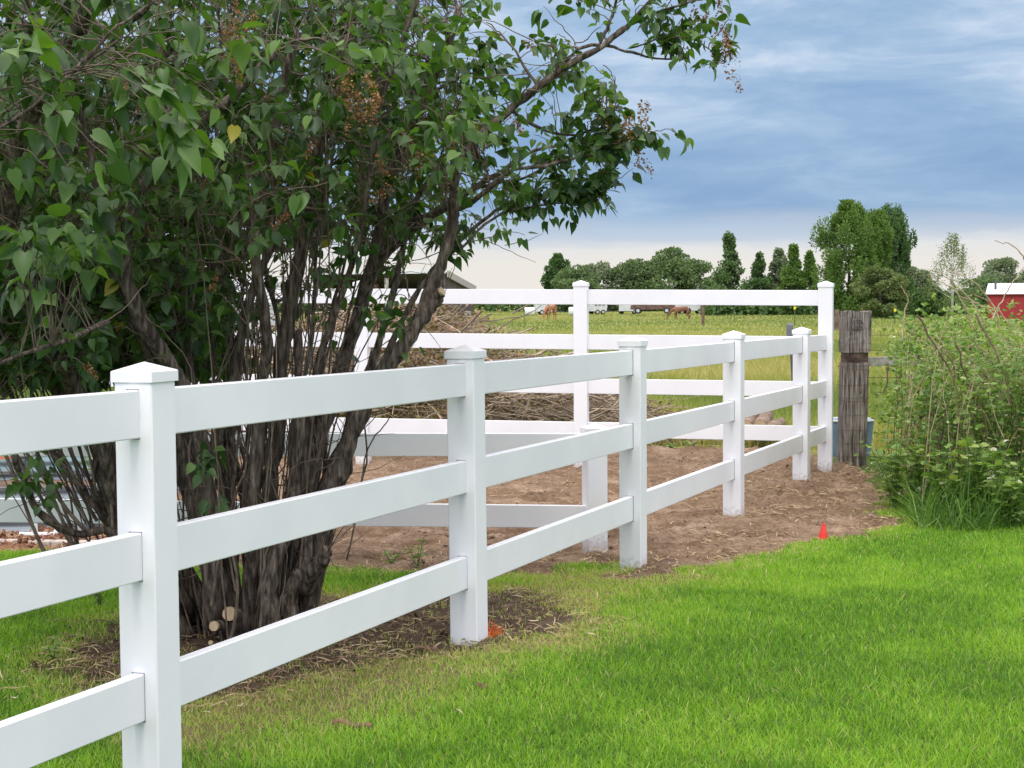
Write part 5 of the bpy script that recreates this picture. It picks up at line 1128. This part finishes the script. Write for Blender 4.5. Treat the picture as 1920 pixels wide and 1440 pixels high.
    P[:, 2] = np.clip(P[:, 2], .1, H_ * 1.01); k = len(P); ls = d / F * 4.3 * rng.uniform(.6, 1.35, k) * (1.0 if kind != 'weep' else .55)
    tn = np.clip(.45 + rng.normal(0, .22, k) + .25 * (vnoise(P[:, 0] * 1.2 + 50, P[:, 2] * .8 + 20) - .5), 0, 1)
    V, fs, tt = scatter(KT, [[0, 1, 2, 3]], [], P, frames(Dn, rng.normal(0, 1.2, k)), np.stack([ls * (.55 if kind == 'poplar' else .8), ls * (1.35 if kind == 'poplar' else 1), ls], -1), tn)
    np_mesh('crown', V, fs, mat, e, tint=tt)
    return e
T = tree
T('tall_tree', 'dark open-crowned tree at the left end of the far tree line', 1046, 58, 476, 300, 'open', M_DARK, 3600)
T('shrubby_tree', 'low rounded tree right beneath the leftmost open-crowned one', 1075, 90, 500, 290, 'round', M_MID, 4200)
T('broadleaf_tree', 'grey green tree above the middle back fence post', 1122, 84, 490, 300, 'round', M_GREY, 4200)
T('broadleaf_tree', 'mid green tree just left of the highest rounded tree', 1190, 96, 486, 300, 'round', M_MID, 4500)
T('broadleaf_tree', 'highest and widest rounded tree in the middle of the far tree line', 1254, 120, 464, 300, 'round', M_MID, 6500)
T('broadleaf_tree', 'rounded tree between the highest rounded tree and the pointed one', 1312, 86, 486, 300, 'round', M_MID, 4200)
T('pointed_tree', 'pointed open tree standing alone above the back fence', 1367, 62, 430, 230, 'cone', M_CON, 5200)
T('broadleaf_tree', 'dark ragged tree just right of the pointed open tree', 1424, 60, 472, 225, 'cone', M_DARK, 3600)
T('grey_tree', 'pale grey green tree with bare twigs in the right tree line', 1460, 46, 466, 228, 'open', M_GREY, 3200)
T('pointed_tree', 'pointed green tree left of the big poplars, the taller of two', 1488, 56, 458, 222, 'cone', M_POP, 4200)
T('pointed_tree', 'pointed green tree touching the big poplars, the shorter of two', 1518, 46, 470, 222, 'cone', M_POP, 3600)
T('poplar_tree', 'large full poplar, the leftmost and tallest of the poplar clump', 1592, 114, 381, 170, 'poplar', M_POP, 15000)
T('poplar_tree', 'middle poplar, the narrowest of the poplar clump', 1640, 66, 398, 175, 'poplar', M_POP, 8000)
T('poplar_tree', 'dark poplar on the right of the poplar clump', 1673, 76, 386, 182, 'poplar', M_DARK, 11000)
T('shrubby_tree', 'bushy low tree in front of the poplar clump', 1650, 88, 498, 162, 'round', M_OLIVE, 6000)
T('shrubby_tree', 'pale grey willow shrub right of the poplars', 1716, 70, 500, 200, 'round', M_GREY, 4000)
T('birch_tree', 'sparse weeping birch with a white trunk right of the poplars', 1786, 104, 428, 165, 'weep', M_OLIVE, 5400, bk=birchbark)
T('broadleaf_tree', 'rounded olive tree low behind the weeping birch', 1835, 120, 520, 210, 'round', M_MID, 4500)
T('grey_tree', 'pale feathery tree behind the red barn', 1876, 86, 484, 215, 'round', M_GREY, 4200)
T('broadleaf_tree', 'dark tree at the right edge beside the red barn', 1935, 80, 508, 220, 'round', M_MID, 3600)
T('shrubby_tree', 'low dark shrub between the poplars and the birch', 1745, 70, 540, 170, 'round', M_DARK, 3500)
T('broadleaf_tree', 'tree glimpsed low through the lilac leaves left of the shed', 640, 120, 520, 260, 'round', M_MID, 3000)
T('broadleaf_tree', 'tree glimpsed through the lilac at the far left', 120, 160, 500, 240, 'round', M_MID, 3000)
# hedgerow: one low continuous mass
n = 16000; xx = rng.uniform(-60, 150, n); yy = 318 + rng.normal(0, 3, n); zz = -.3 + rng.random(n) ** .8 * (2.0 + 1.6 * vnoise(xx * .12, xx * 0))
V, fs, tt = scatter(KT, [[0, 1, 2, 3]], [], np.stack([xx, yy, zz], -1), rand_rots(n), np.full(n, .75), np.clip(rng.normal(.4, .2, n), 0, 1))
tag(np_mesh('far_hedgerow', V, fs, M_DARK, tint=tt), 'low dark hedgerow along the far edge of the pasture', 'hedge', kind='stuff')
n = 9000; xx = rng.uniform(24, 66, n); yy = 208 + rng.normal(0, 2.5, n); zz = -.3 + rng.random(n) ** .8 * (1.6 + 1.4 * vnoise(xx * .3, xx * 0 + 7))
V, fs, tt = scatter(KT, [[0, 1, 2, 3]], [], np.stack([xx, yy, zz], -1), rand_rots(n), np.full(n, .5), np.clip(rng.normal(.4, .2, n), 0, 1))
tag(np_mesh('scrub_belt', V, fs, M_DARK, tint=tt), 'belt of dark scrub at the foot of the right tree line', 'scrub', kind='stuff')
